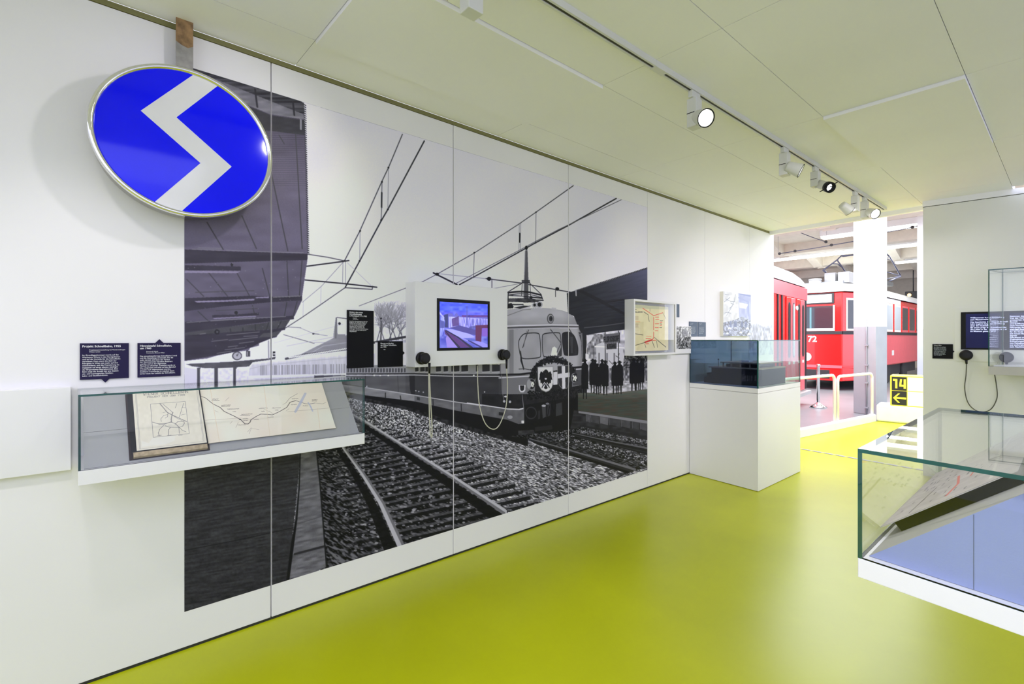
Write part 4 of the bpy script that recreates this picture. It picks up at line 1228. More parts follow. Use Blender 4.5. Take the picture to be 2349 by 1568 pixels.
# ---- white monitor box
k = Zm(940, 640, 6.532)
sc = Print(k(447, 340, 1165, 380, 1165, 1032, 447, 1045), 520, 400, (90, 90, 205))
sc.poly(k(440, 320, 1180, 350, 1180, 1050, 440, 1060), lambda x, y: np.stack([78 + (noise(x / 7, y / 5) - .5) * 46 - 14 * (y < 715), 82 + (noise(x / 7, y / 5) - .5) * 46, 196 + 20 * np.clip((735 - y) / 40, -1, 1) + (noise(x / 7, y / 5) - .5) * 30], -1))
sc.poly(k(500, 545, 600, 515, 640, 520, 660, 560, 700, 505, 740, 560, 900, 555, 1165, 570, 1165, 700, 500, 740), (86, 84, 168))
sc.poly(k(580, 565, 1165, 600, 1165, 700, 900, 760, 590, 740), lambda x, y: np.stack([128 + (noise(x / 1.6, y / 9) - .5) * 90, 126 + (noise(x / 1.6, y / 9) - .5) * 90, 205 + (noise(x / 1.6, y / 9) - .5) * 60], -1))
sc.poly(k(515, 540, 575, 530, 575, 735, 525, 730), (40, 44, 98)); sc.poly(k(780, 545, 1165, 545, 1165, 575, 870, 575, 780, 570), lambda x, y: np.stack([70 + (noise(x / 3, y / 3) - .5) * 60, 40 + 0 * x, 120 + 0 * x], -1))
for x in range(588, 730, 28):
    sc.poly(k(x, 570, x + 14, 570, x + 12, 720, x, 730), (165, 168, 232), .8)
sc.poly(k(630, 600, 735, 560, 740, 700, 640, 720), (60, 34, 96), .8); sc.poly(k(600, 740, 740, 700, 1000, 770, 1000, 850, 860, 830, 700, 770), (62, 56, 128))
for x in (850, 1005, 940, 1050):
    sc.poly(k(x, 400 if x == 850 else 600, x + 14, 400 if x == 850 else 600, x + 20, 700, x - 5, 700), (70, 72, 150), .7)
sc.poly(k(447, 500, 500, 560, 530, 640, 520, 760, 470, 900, 447, 1040), lambda x, y: np.stack([110 + (noise(x / 2, y / 12) - .5) * 90, 116 + (noise(x / 2, y / 12) - .5) * 90, 200 + (noise(x / 2, y / 12) - .5) * 60], -1))
sc.poly(k(447, 490, 520, 580, 520, 600, 447, 530), (150, 150, 225)); sc.poly(k(455, 620, 520, 640, 520, 740, 455, 740), (50, 54, 120), .7)
sc.poly(k(530, 750, 640, 760, 900, 830, 990, 880, 780, 900, 640, 820), (140, 140, 215)); sc.poly(k(520, 770, 560, 780, 900, 1035, 740, 1035, 530, 830), (70, 36, 100))
sc.poly(k(560, 850, 740, 1035, 560, 1040, 540, 900), (126, 110, 190)); sc.poly(k(760, 900, 960, 890, 1165, 990, 1165, 1032, 1080, 1032), (120, 116, 200))
sc.line(k(540, 790, 620, 900, 740, 1035), [2, 3, 5], (22, 14, 50)); sc.line(k(540, 775, 720, 880, 930, 1040), [1.5, 3, 5], (24, 14, 52)); sc.line(k(880, 930, 1080, 1035), 3, (40, 34, 100)); sc.poly(k(800, 890, 960, 900, 1060, 940, 900, 940), (60, 74, 160), .8)
sc.poly(k(985, 700, 1165, 690, 1165, 740, 1080, 740, 1070, 950, 985, 930), (74, 18, 66)); sc.poly(k(1080, 745, 1165, 740, 1165, 870, 1080, 860), (104, 70, 168)); sc.poly(k(890, 720, 990, 700, 985, 740, 890, 770), (48, 50, 118), .7)
sc.blur(2)
mb_ = thing('monitor_box', 'white wall box with a small screen showing a bluish railway film', 'monitor', (0.0, 2.016, 1.345))
MB().box((0.0012, 1.628, 1.346), (0.12, 2.405, 1.894)).build('cabinet', WHITE, mb_, bevel=0.002)
m = MB()
for a, c in (((1.791, 1.449), (2.236, 1.467)), ((1.791, 1.774), (2.236, 1.796)), ((1.791, 1.467), (1.811, 1.774)), ((2.217, 1.467), (2.236, 1.774))):
    m.box((0.1195, a[0], a[1]), (0.1225, c[0], c[1]))
m.build('bezel', BLACK, mb_)
MB().quad([(0.1208, 1.811, 1.467), (0.1208, 2.217, 1.467), (0.1208, 2.217, 1.774), (0.1208, 1.811, 1.774)], 0, [(0, 0), (1, 0), (1, 1), (0, 1)]).build('screen', image_mat('film_still', sc.image('film_frame'), 0.25, emit=1.0), mb_)

# ---- listening handsets
EARB = mat('handset_black', (0.009, 0.008, 0.010), 0.42, var=0.2, spec=0.3)
CABLE = mat('pale_cable', (0.62, 0.60, 0.50), 0.4)


def smooth(pts, n=8):
    P_ = [Vector(p) for p in pts]
    P_ = [P_[0] * 2 - P_[1]] + P_ + [P_[-1] * 2 - P_[-2]]
    out = []
    for i in range(1, len(P_) - 2):
        for j in range(n):
            t = j / n
            a, b_, c, d = P_[i - 1:i + 3]
            out.append(0.5 * ((2 * b_) + (c - a) * t + (2 * a - 5 * b_ + 4 * c - d) * t * t + (3 * b_ - a - 3 * c + d) * t ** 3))
    out.append(P_[-2])
    return out


def handset(label, px, py, stem, cable):
    x, y, z = on(0, 0.122, px, py)
    t = thing('listening_handset', label, 'handset', (0.12, y, z), 'listening handsets on the white monitor box')
    MB().lathe((0.1205, y, z), (1, 0, 0), [(0, 0.0), (0.0, 0.033), (0.008, 0.040), (0.020, 0.040), (0.026, 0.032), (0.026, 0.0)], n=36).build('holder', EARB, t)
    MB().lathe((0.146, y, z), (1, 0, 0), [(0, 0.0), (0.0, 0.022), (0.006, 0.022), (0.009, 0.034), (0.034, 0.036), (0.040, 0.033), (0.042, 0.026), (0.041, 0.0)], n=36).build('ear_cup', EARB, t)
    xs = 0.170
    s0 = on(0, xs, *stem)
    MB().cyl((xs, s0[1], z - 0.030), (xs, s0[1], s0[2]), 0.0085, 0.0065, 12).build('grip', EARB, t)
    pts = [(xs, s0[1], s0[2] + 0.004)] + [on(0, xx, cx, cy) for cx, cy, xx in cable]
    MB().tube(smooth(pts), 0.0036, 8).build('cable', CABLE, t)


handset('black listening handset at the lower left of the white monitor box', 965, 821, (985, 856), [(987, 905, .16), (991, 980, .13), (990, 1003, .11), (986, 980, .095), (984, 905, .08), (983, 840, .07)])
handset('black listening handset at the lower right of the white monitor box', 1150, 813, (1162, 845), [(1164, 890, .16), (1160, 935, .15), (1146, 973, .13), (1131, 984, .12), (1113, 970, .11), (1100, 930, .095), (1096, 880, .08), (1095, 838, .07)])

# ---- framed map in a deep white box
k = Zm(1430, 660, 8.71)
fm = Print(k(240, 300, 940, 365, 945, 1250, 240, 1285), 560, 620, (226, 214, 176))
fm.poly(k(200, 250, 1000, 300, 1000, 1320, 200, 1350), lambda x, y: np.stack([228 + (noise(x / 8, y / 8) - .5) * 10, 216 + (noise(x / 8, y / 8) - .5) * 10, 178 + (noise(x / 8, y / 8) - .5) * 12], -1))
fm.poly(k(200, 300, 960, 350, 960, 415, 200, 380), (196, 194, 162)); fm.text('SCHNELLBAHN', *k(250, 472)[0], 2.6, .8, (80, 76, 66), skew=.01, cw=.88); fm.scribble(*k(305, 412)[0], *k(355, 414)[0], 1.2, (90, 86, 70))
RED = (226, 70, 44)
for a, w_ in (((470, 385, 570, 460, 675, 540), 1.6), ((675, 540, 740, 515, 840, 480), 1.6)):
    fm.line(k(*a), w_, RED, .9)
for y0, y1 in ((570, 650), (665, 730), (745, 790), (800, 830), (875, 1000)):
    fm.line(k(675, y0, 674, y1), 1.5, RED)
fm.line(k(674, 1000, 650, 1035), 1.8, RED); fm.line(k(515, 1092, 640, 1040), 3.4, (214, 44, 34))
for x, y, w_, c in ((705, 570, 60, RED), (710, 615, 60, RED), (700, 705, 70, RED), (700, 785, 65, RED), (700, 850, 55, RED), (790, 645, 50, (90, 84, 66)), (790, 675, 40, RED), (790, 712, 35, (90, 84, 66)), (790, 740, 35, RED), (785, 782, 40, (90, 84, 66)), (530, 1015, 90, RED), (540, 965, 90, (230, 150, 110)), (525, 1122, 60, RED), (660, 1048, 60, RED)):
    fm.scribble(*k(x, y)[0], *k(x + w_, y)[0], 1.1, c, 1.3, .9)
BK_ = (74, 70, 60)
for a, w_ in (((490, 460, 565, 515), 1.6), ((570, 520, 580, 600, 592, 660), 1.2), ((245, 905, 300, 910, 475, 940), 1.4), ((245, 1190, 400, 1135, 515, 1095), 1.3), ((690, 990, 790, 1085, 900, 1185), 1.4), ((645, 1060, 690, 1195), 1.2), ((730, 1060, 745, 1195), 1.0), ((510, 1130, 530, 1200), 1.0), ((605, 395, 605, 450), .8), ((840, 480, 900, 600), .6)):
    fm.line(k(*a), w_, BK_, .85)
for x, y in ((255, 545), (330, 545), (255, 700), (330, 700)):
    fm.poly(k(x, y, x + 60, y, x + 60, y + 85, x, y + 85), (208, 192, 158))
fm.line(k(260, 660, 415, 665), 2.2, (238, 178, 126), .8)
mx_ = thing('framed_map', 'cream railway network map with red lines behind glass in a deep white box frame', 'framed map', (0.0, 4.395, 1.364))
FY0, FY1, FZ0, FZ1, FX, FT = 4.013, 4.777, 1.364, 1.908, 0.110, 0.020
m = MB()
m.box((0.0012, FY0, FZ0), (FX, FY0 + FT, FZ1)).box((0.0012, FY1 - FT, FZ0), (FX, FY1, FZ1)).box((0.0012, FY0 + FT, FZ0), (FX, FY1 - FT, FZ0 + FT)).box((0.0012, FY0 + FT, FZ1 - FT), (FX, FY1 - FT, FZ1)).box((0.0012, FY0 + FT, FZ0 + FT), (0.006, FY1 - FT, FZ1 - FT))
m.build('box_frame', WHITE, mx_, bevel=0.0015)
q = [(0.046, 4.045, 1.406), (0.046, 4.72, 1.406), (0.046, 4.72, 1.862), (0.046, 4.045, 1.862)]
m = MB().slab(q, (-0.03, 0, 0), 0).quad([(p[0] + .0005, p[1], p[2]) for p in q], 1, [(0, 0), (1, 0), (1, 1), (0, 1)])
m.build('map_print', [BLACK, image_mat('network_map_print', fm.image('network_map', 1.15), 0.7)], mx_)
MB().box((FX - 0.012, FY0 + FT, FZ0 + FT), (FX - 0.008, FY1 - FT, FZ1 - FT), 0, 1, 0).build('pane', [GLASS, EDGE], mx_)


# ---- crowd photographs further along the wall
def crowd(pr, region, lo, hi, s, tint=(1, 1, 1.03)):
    def f(x, y):
        n_ = noise(x / s, y / s * .8) * .5 + noise(x / s * 2.3 + 9, y / s * 1.8) * .5
        g = lo + (hi - lo) * np.clip((n_ - .5) * 2.2 + .5, 0, 1)
        return np.stack([g * tint[0], g * tint[1], np.minimum(g * tint[2], 255)], -1)
    pr.poly(region, f)


c1 = Print([(0, 0), (100, 0), (100, 66), (0, 66)], 300, 200, (206, 206, 216))
crowd(c1, [(0, 0), (100, 0), (100, 66), (0, 66)], 90, 235, 5)
crowd(c1, [(0, 34), (100, 30), (100, 66), (0, 66)], 14, 205, 4)
c1.poly([(50, 8), (70, 4), (84, 20), (70, 30), (50, 22)], (138, 138, 150), .7)
o = thing('crowd_photograph', 'small crowd photograph on a raised white board right of the framed map', 'photograph', (0.0, 5.03, 1.363))
MB().box((0.001, 4.85, 1.363), (0.03, 5.222, 1.668)).build('board', WHITE, o, bevel=0.0015)
MB().quad([(0.0305, 4.85, 1.416), (0.0305, 5.222, 1.416), (0.0305, 5.222, 1.662), (0.0305, 4.85, 1.662)], 0, [(0, 0), (1, 0), (1, 1), (0, 1)]).build('photo_print', image_mat('crowd_print', c1.image('crowd_small', 1.1), 0.5), o)

k = Zm(1560, 640, 5.6)
c2 = Print(k(550, 165, 890, 200, 890, 730, 550, 730), 420, 520, (226, 230, 238))
crowd(c2, k(540, 150, 900, 180, 900, 740, 540, 740), 205, 238, 9)
c2.poly(k(735, 190, 890, 205, 890, 520, 745, 520), lambda x, y: np.stack([172 + (noise(x / 4, y / 14) - .5) * 50, 178 + (noise(x / 4, y / 14) - .5) * 50, 222 + (noise(x / 4, y / 14) - .5) * 30], -1))
c2.poly(k(720, 180, 890, 200, 890, 225, 760, 200), (128, 138, 200)); c2.poly(k(745, 300, 860, 320, 830, 380, 750, 370), (236, 238, 244)); c2.line(k(740, 240, 860, 290, 865, 470), 3, (150, 160, 212))
for a in ((700, 200, 680, 300, 640, 380, 590, 470), (690, 290, 640, 290, 580, 260), (660, 350, 620, 380), (640, 440, 600, 430, 565, 440), (620, 210, 570, 200), (630, 240, 560, 300), (680, 330, 640, 310)):
    c2.line(k(*a), 1.1, (120, 126, 150), .8)
crowd(c2, k(550, 560, 640, 540, 700, 520, 780, 480, 890, 520, 890, 740, 550, 740), 96, 212, 3.4, (.94, .97, 1.12))
for x, y, r in ((625, 640, 20), (700, 625, 16), (765, 690, 16), (850, 640, 18), (870, 715, 24), (600, 700, 14)):
    c2.ell(*k(x, y)[0], r / 5.6, r / 4.6, (226, 230, 240)); c2.ell(*k(x, y + 14)[0], r / 7, r / 9, (150, 156, 186))
for x in (640, 690, 705, 780, 830):
    c2.poly(k(x - 12, 560, x, 530, x + 12, 560, x + 14, 620, x - 14, 620), (96, 106, 150), .8)
c2.a = c2.a * .72 + .28 * np.array((226, 230, 240), np.float32)
o = thing('photo_board', 'large pale crowd photograph on a thick board behind the tinted showcase', 'photograph', (0.0, 6.35, 1.56))
MB().box((0.001, 5.965, 1.562), (0.045, 6.742, 2.107)).build('board', mat('cream_board', (0.74, 0.72, 0.62), 0.5), o)
MB().quad([(0.0455, 5.965, 1.562), (0.0455, 6.742, 1.562), (0.0455, 6.742, 2.107), (0.0455, 5.965, 2.107)], 0, [(0, 0), (1, 0), (1, 1), (0, 1)]).build('photo_print', image_mat('crowd_house_print', c2.image('crowd_house', 1.1), 0.5), o)
c3 = Print([(0, 0), (100, 0), (100, 58), (0, 58)], 300, 180, (226, 228, 240))
crowd(c3, [(0, 18), (30, 16), (60, 20), (100, 16), (100, 58), (0, 58)], 176, 240, 6, (.96, .97, 1.06))
o = MB().box((0.0005, 6.79, 1.30), (0.004, 7.575, 1.90), 1)
o.quad([(0.0045, 6.79, 1.30), (0.0045, 7.575, 1.30), (0.0045, 7.575, 1.90), (0.0045, 6.79, 1.90)], 0, [(0, 0), (1, 0), (1, 1), (0, 1)])
tag(o.build('wall_print', [image_mat('crowd_wide_print', c3.image('crowd_wide', 1.1), 0.5), WALLW]), 'very pale crowd picture printed on the last stretch of wall before the opening', 'photograph')

# ---- white plinth with the tinted showcase and the model
PA, PB, PC, PD = (0.004, 5.236), (0.803, 5.122), (0.806, 6.262), (0.004, 6.262)
pd = thing('showcase_plinth', 'square white plinth carrying a dark tinted glass showcase with a model', 'showcase', (0.4, 5.7, 0))


def inset(poly, d):
    c = np.mean(np.array(poly), 0)
    return [tuple(np.array(p) + (c - np.array(p)) / np.linalg.norm(c - np.array(p)) * d) for p in poly]


MB().prism([PA, PB, PC, PD], 0.004, 0.976).build('plinth', WHITE, pd, bevel=0.0015)
MB().prism([PA, PB, PC, PD], 0.979, 1.030).build('collar', WHITE, pd, bevel=0.0015)
TINT = glass_mat('tinted_glass', (0.42, 0.49, 0.66))
SIDEG = glass_mat('pale_tinted_glass', (0.80, 0.86, 0.80))


def pane(p, q_, t, z0, z1, name, m, par):
    e = np.array(q_) - np.array(p)
    e = e / np.linalg.norm(e)
    n_ = np.array((-e[1], e[0])) * t
    P4 = [tuple(p), tuple(q_), tuple(np.array(q_) + n_), tuple(np.array(p) + n_)]
    b_ = MB()
    i_ = b_.pts([(x, y, z0) for x, y in P4] + [(x, y, z1) for x, y in P4])
    for f, mi in (((0, 3, 2, 1), 1), ((4, 5, 6, 7), 1), ((0, 1, 5, 4), 0), ((2, 3, 7, 6), 0), ((1, 2, 6, 5), 1), ((3, 0, 4, 7), 1)):
        b_.face([i_[j] for j in f], mi)
    return b_.build(name, [m, EDGE], par)


pane(PA, PB, 0.01, 1.030, 1.505, 'front_pane', TINT, pd)
pane(PB, PC, 0.01, 1.030, 1.505, 'side_pane', SIDEG, pd)
pane(PC, PD, 0.01, 1.030, 1.505, 'back_pane', SIDEG, pd)
pane(PD, PA, 0.01, 1.030, 1.505, 'side_pane', SIDEG, pd)
MB().prism([PA, PB, PC, PD], 1.505, 1.515, 0, 1).build('top_pane', [GLASS, EDGE], pd)
MDARK = mat('dark_model_board', (0.020, 0.017, 0.015), 0.6)
MTAN = mat('tan_model_board', (0.48, 0.38, 0.27), 0.7)
mo = thing('station_model', 'architectural model of a flat-roofed station on a stepped black base inside the tinted showcase', 'model', (0.45, 5.6, 1.03))
m = MB().box((0.20, 5.36, 1.0305), (0.74, 6.0, 1.205)).box((0.14, 5.38, 1.0305), (0.1999, 5.9, 1.145)).box((0.09, 5.40, 1.0305), (0.1399, 5.8, 1.095))
m.build('base', MDARK, mo)
MB().box((0.17, 5.35, 1.2055), (0.745, 6.02, 1.217)).build('ground_plate', MTAN, mo)
MB().box((0.33, 5.44, 1.2175), (0.66, 5.92, 1.252)).build('glazed_hall', mat('model_dark_glass', (0.02, 0.022, 0.03), 0.15), mo)
for x in (0.31, 0.40, 0.50, 0.60, 0.69):
    MB().box((x - 0.006, 5.405, 1.2172), (x + 0.006, 5.417, 1.2615)).build('pillar', MTAN, mo)
MB().box((0.29, 5.38, 1.262), (0.72, 5.97, 1.272)).build('roof', MTAN, mo)
MB().box((0.45, 5.55, 1.2725), (0.53, 5.66, 1.288)).build('skylight', WHITE, mo)
MB().cyl((0.26, 5.40, 1.217), (0.26, 5.40, 1.30), 0.003, n=8).cyl((0.26, 5.40, 1.29), (0.26, 5.40, 1.305), 0.008, n=8).build('clock_post', MDARK, mo)

# ================================================================== RIGHT SIDE
# ---- island showcase at the lower right
rc = thing('island_showcase', 'large glass showcase with a blue-grey wedge inside at the lower right corner', 'showcase', (2.95, 1.9, 0))
FE = np.array((0.988, -0.155))
QA = np.array((2.556, 1.402))
QB = QA + FE * 0.62
QD = np.array((2.556, 2.462))
QC = QD + np.array((0.996, -0.088)) * 0.62
MB().prism([tuple(QA), tuple(QB), tuple(QC), tuple(QD)], 0.962, 1.008).build('base', WHITE, rc, bevel=0.0015)
MB().box((2.98, 1.55, 0.0), (3.12, 2.25, 0.9615)).build('support', WHITE, rc)
RT = 1.268
pane(QA, QB, 0.009, 1.008, RT - 0.009, 'front_pane', GLASS, rc)
pane(QB, QC, 0.009, 1.008, RT - 0.009, 'side_pane', GLASS, rc)
jm = QD + (QC - QD) * 0.232
pane(QC, jm + (QC - QD) * 0.002, 0.009, 1.008, RT - 0.009, 'back_pane', GLASS, rc)
pane(jm, QD, 0.009, 1.008, RT - 0.009, 'back_pane', GLASS, rc)
pane(QD, QA, 0.009, 1.008, RT - 0.009, 'side_pane', GLASS, rc)
MB().prism([tuple(QA), tuple(QB), tuple(QC), tuple(QD)], RT - 0.009, RT, 0, 1).build('top_pane', [GLASS, EDGE], rc)
WEDGE = mat('daylight_blue_board', (0.28, 0.33, 0.60), 0.75, bump=0.04, bscale=250)  # blue daylight on the wedge's end is put into this colour
WTOP = mat('pale_grey_board', (0.46, 0.45, 0.43), 0.8, bump=0.03, bscale=250)
wf = lambda x: 1.432 - (x - 2.562) * 0.16
xs_ = [2.572, 2.866, 3.145]
m = MB()
f0 = [(xs_[0], wf(xs_[0]), 1.009), (xs_[2], wf(xs_[2]), 1.009), (xs_[1], wf(xs_[1]), 1.256)]
f1 = [(xs_[0], 2.44, 1.009), (xs_[2], 2.40, 1.009), (xs_[1], 2.42, 1.256)]
i = m.pts(f0 + f1)
m.face([i[0], i[1], i[2]], 0)
m.face([i[5], i[4], i[3]], 0)
m.face([i[0], i[2], i[5], i[3]], 1)
m.face([i[2], i[1], i[4], i[5]], 1)
m.face([i[1], i[0], i[3], i[4]], 0)
m.build('wedge', [WEDGE, WTOP], rc)
xj = 2.76
MB().slab([(xj - .0006, wf(xj) - .0006, 1.010), (xj + .0006, wf(xj) - .0006, 1.010), (xj + .0006, wf(xj) - .0006, 1.165), (xj - .0006, wf(xj) - .0006, 1.165)], (0, .0004, 0)).build('joint', mat('joint_line', (0.10, 0.12, 0.2), 0.9), rc)  # dark seam line on the wedge's end
sl = np.array((xs_[1] - xs_[0], 0.247))
sl = sl / np.linalg.norm(sl)
SU, SNN, SO = Vector((sl[0], 0, sl[1])), Vector((-sl[1], 0, sl[0])), Vector((xs_[0], 0, 1.009))


def sp(s, y, n_):
    p = SO + SU * s + SNN * n_
    return (p.x, y, p.z)


dp = Print([(0, 0), (100, 0), (100, 40), (0, 40)], 700, 280, (196, 188, 184))
dp.poly([(0, 0), (100, 0), (100, 40), (0, 40)], lambda x, y: np.stack([200 + (noise(x / 3, y / 3) - .5) * 18, 192 + (noise(x / 3, y / 3) - .5) * 18, 190 + (noise(x / 3, y / 3) - .5) * 18], -1))
dp.line([(4, 9), (40, 11)], .5, (120, 110, 112)); dp.line([(6, 33), (60, 30), (98, 31)], 1.0, (226, 220, 214))
dp.line([(8, 20), (24, 21), (44, 18)], .9, (226, 130, 120)); dp.line([(30, 24), (44, 24)], .6, (214, 120, 110))
for i in range(46):
    x, y = random.uniform(5, 92), random.uniform(3, 30)
    dp.scribble(x, y, x + random.uniform(2, 6), y, .6, (130, 122, 124), .35, .7)
dm = thing('plan_sheet', 'long pale plan sheet on a black support lying on the wedge in the island showcase', 'plan', sp(0.1, 1.9, 0.0))


def sslab(mb, s0, s1, ya, yb, n0, n1, mi=0, uv=None):
    q_ = [sp(s0, ya[0], n0), sp(s1, ya[1], n0), sp(s1, yb[1], n0), sp(s0, yb[0], n0)]
    mb.slab(q_, tuple(SNN * (n1 - n0)), mi)
    if uv:
        e = SNN * (n1 - n0 + 0.0004)
        mb.quad([tuple(Vector(p) + e) for p in q_], 1, uv)
    return mb


sslab(MB(), 0.045, 0.335, (1.585, 1.505), (2.30, 2.28), 0.0006, 0.026).build('support', mat('matte_black', (0.008, 0.008, 0.009), 0.8, spec=0.04), dm)
sslab(MB(), 0.010, 0.345, (1.580, 1.490), (2.36, 2.34), 0.0262, 0.0280, 0, [(0, 1), (0, 0), (1, 0), (1, 1)]).build('sheet', [mat('plan_paper', (0.55, 0.52, 0.50), 0.8), image_mat('plan_print', dp.image('plan', 1.0), 0.8)], dm)


# ---- end wall: media station, handsets, text panel, showcase
def rw(s, d, z):
    p = R0 + RE * s + RN * d
    return (p[0], p[1], z)


def rbox(mb, s0, s1, d0, d1, z0, z1, mi=0, edge=None):
    q_ = [rw(s0, d0, 0), rw(s0, d1, 0), rw(s1, d1, 0), rw(s1, d0, 0)]
    mb.prism([(p[0], p[1]) for p in q_], z0, z1, mi, edge)
    return mb


def rs(px, py, d=0.0):
    """position along the end wall of a photograph point"""
    r = ray(px, py)
    base = R0 + RN * d
    t = ((base[0] - CAM[0]) * RN[0] + (base[1] - CAM[1]) * RN[1]) / (r[0] * RN[0] + r[1] * RN[1])
    p = np.array((CAM[0] + r[0] * t, CAM[1] + r[1] * t)) - base
    return float(p @ RE), CAM[2] + r[2] * t


st = thing('media_station', 'flush media panel with two dark blue text screens on the end wall', 'monitor', rw(0.7, 0, 1.285))
s0 = rs(2189, 770)[0]
rbox(MB(), s0, s0 + 1.5, 0.0005, 0.008, 1.285, 1.858).build('panel', ENDW, st, bevel=0.001)
sa, sb = rs(2204, 760)[0], rs(2299, 760)[0]
s2a, s2b = rs(2302, 760)[0], rs(2302, 760)[0] + (sb - sa)
SCRN = mat('screen_navy', (0.004, 0.005, 0.06), 0.25, var=0.2, scale=3, emit=0.25, spec=0.2)
TXT = mat('screen_text', (0.62, 0.66, 1.0), 0.5, emit=0.6)
for a, c, lines in ((sa, sb, [('Willkommen in der Ausstellung\nzum Massenverkehr', 0.075, 0.052, 0.020), ('Die Geschichte der Wiener Schnell-\nbahn beginnt lange vor Eröffnung\nüber die Stadtbahn\nBis heute prägt der Schnellverkehr\ndas Leben in der Großstadt, wie er\nim Museum gezeigt wird.', 0.075, 0.098, 0.0195)]),
                    (s2a, s2b, [('Stationen des Ausbaus\nVon der Verbindungsbahn bis zur\nerneuerten Stammstrecke, Planung\nBauzeit\nund Eröffnung des ersten Abschnitts\nnach Floridsdorf\nFahrzeuge der ersten Stunde\nund ihre Technik', 0.045, 0.045, 0.019), ('Schnellbahnbetrieb\nfür die Stadt und das Umland\nmit neuen Bahnhöfen und Linien\nSignale\nFahrdienst und Sicherheit\nZugbegleitung und Fahrkarten', 0.045, 0.185, 0.019), ('Erinnerungen\nvon Fahrgästen und Personal\naus sechs Jahrzehnten, erzählt\nzum Nachhören', 0.045, 0.30, 0.019)])):
    rbox(MB(), a, c, 0.0082, 0.014, 1.413, 1.811).build('bezel', BLACK, st)
    rbox(MB(), a + 0.040, c - 0.012, 0.0142, 0.0148, 1.430, 1.792).build('screen', SCRN, st)
    for txt, ds, dz, size in lines:
        lettering('lettering', txt, size, rw(a + ds, 0.0155, 1.811 - dz), (RE[0], RE[1], 0), TXT, st, 0.02, 1.0)
DCABLE = mat('dark_cable', (0.10, 0.10, 0.075), 0.5)


def wall_handset(label, px, py, path):
    s, z = rs(px, py, 0.02)
    t = thing('wall_handset', label, 'handset', rw(s, 0.01, z), 'round handsets under the text screens')
    n3 = (RN[0], RN[1], 0)
    MB().lathe(rw(s, 0.0085, z), n3, [(0, 0.0), (0, 0.036), (0.012, 0.042), (0.022, 0.034), (0.022, 0.0)], n=32).build('holder', EARB, t)
    MB().lathe(rw(s, 0.031, z), n3, [(0, 0.0), (0, 0.036), (0.010, 0.052), (0.030, 0.055), (0.040, 0.048), (0.043, 0.03), (0.042, 0.0)], n=32).build('ear_cup', EARB, t)
    MB().cyl(rw(s, 0.052, z - 0.045), rw(s + 0.004, 0.052, z - 0.092), 0.013, 0.009, 12).build('grip', EARB, t)
    if path:
        pts = [rw(s + 0.004, 0.052, z - 0.090)]
        for cx, cy in path:
            a_, b_ = rs(cx, cy, 0.03)
            pts.append(rw(a_, 0.03, b_))
        MB().tube(smooth(pts), 0.0045, 8).build('cable', DCABLE, t)


wall_handset('black round handset under the left text screen, its cable hanging in a loop', 2216, 814, [(2216, 860), (2213, 890), (2220, 922), (2237, 940), (2258, 944), (2275, 936), (2287, 912), (2286, 885), (2281, 855)])
wall_handset('black round handset under the right text screen, seen through the glass showcase', 2308, 819, None)
tpx = thing('text_panel', 'small black text panel on the end wall, between opening and text screens', 'text panel', rw(0.16, 0, 1.308))
pa, pb = rs(2139, 805)[0], rs(2186, 805)[0]
q = [rw(pa, 0.001, 1.310), rw(pb, 0.001, 1.310), rw(pb, 0.001, 1.376), rw(pb + 0.014, 0.001, 1.389), rw(pb, 0.001, 1.402), rw(pb, 0.001, 1.468), rw(pa, 0.001, 1.468)]
MB().slab(q, (RN[0] * .007, RN[1] * .007, 0)).build('plate', PLATE, tpx)
lettering('lettering', 'Wiener S-Bahn', 0.0105, rw(pa + 0.012, 0.0085, 1.460), (RE[0], RE[1], 0), INK, tpx, 0.03)
lettering('lettering', 'Seit Anfang der sechziger\nJahre gibt es in Wien eine\nSchnellbahn. Die Strecken\nwurden nach und nach bis\nin die Umgebung geführt\nund mit der U-Bahn und\nStraßenbahn verknüpft.\nDie Linien dienen täglich\nvielen Fahrgästen.', 0.0098, rw(pa + 0.012, 0.0085, 1.442), (RE[0], RE[1], 0), INKGREY, tpx, 0.02, 1.15)

es = thing('wall_showcase', 'tall empty glass showcase on the end wall in front of the text screens', 'showcase', rw(0.8, 0, 1.17))
DD = 0.38
sf = rs(2267, 720, DD)[0]
sk = rs(2299, 720, 0.03)[0]
z0g, z1g = 1.255, 2.215
P4 = [rw(sf, DD, 0)[:2], rw(sf + 1.2, DD, 0)[:2], rw(sk + 1.1, 0.02, 0)[:2], rw(sk, 0.02, 0)[:2]]
GREYBASE = mat('warm_grey_base', (0.56, 0.54, 0.50), 0.5)
MB().prism(P4, 1.172, z0g).build('base', GREYBASE, es, bevel=0.0015)
pane(P4[0], P4[1], 0.009, z0g, z1g - 0.01, 'front_pane', GLASS, es)
pane(P4[1], P4[2], 0.009, z0g, z1g - 0.01, 'side_pane', GLASS, es)
pane(P4[3], P4[0], 0.009, z0g, z1g - 0.01, 'side_pane', GLASS, es)
MB().prism(P4, z1g - 0.01, z1g, 0, 1).build('top_pane', [GLASS, EDGE], es)
MB().prism(inset(P4, 0.04), z0g + 0.0005, z0g + 0.012).build('floor_board', WHITE, es)
MB().box((P4[2][0], P4[2][1] - 0.02, 1.18), (P4[2][0] + 0.02, P4[2][1] + 0.03, 1.24)).build('bracket', GREYBASE, es)

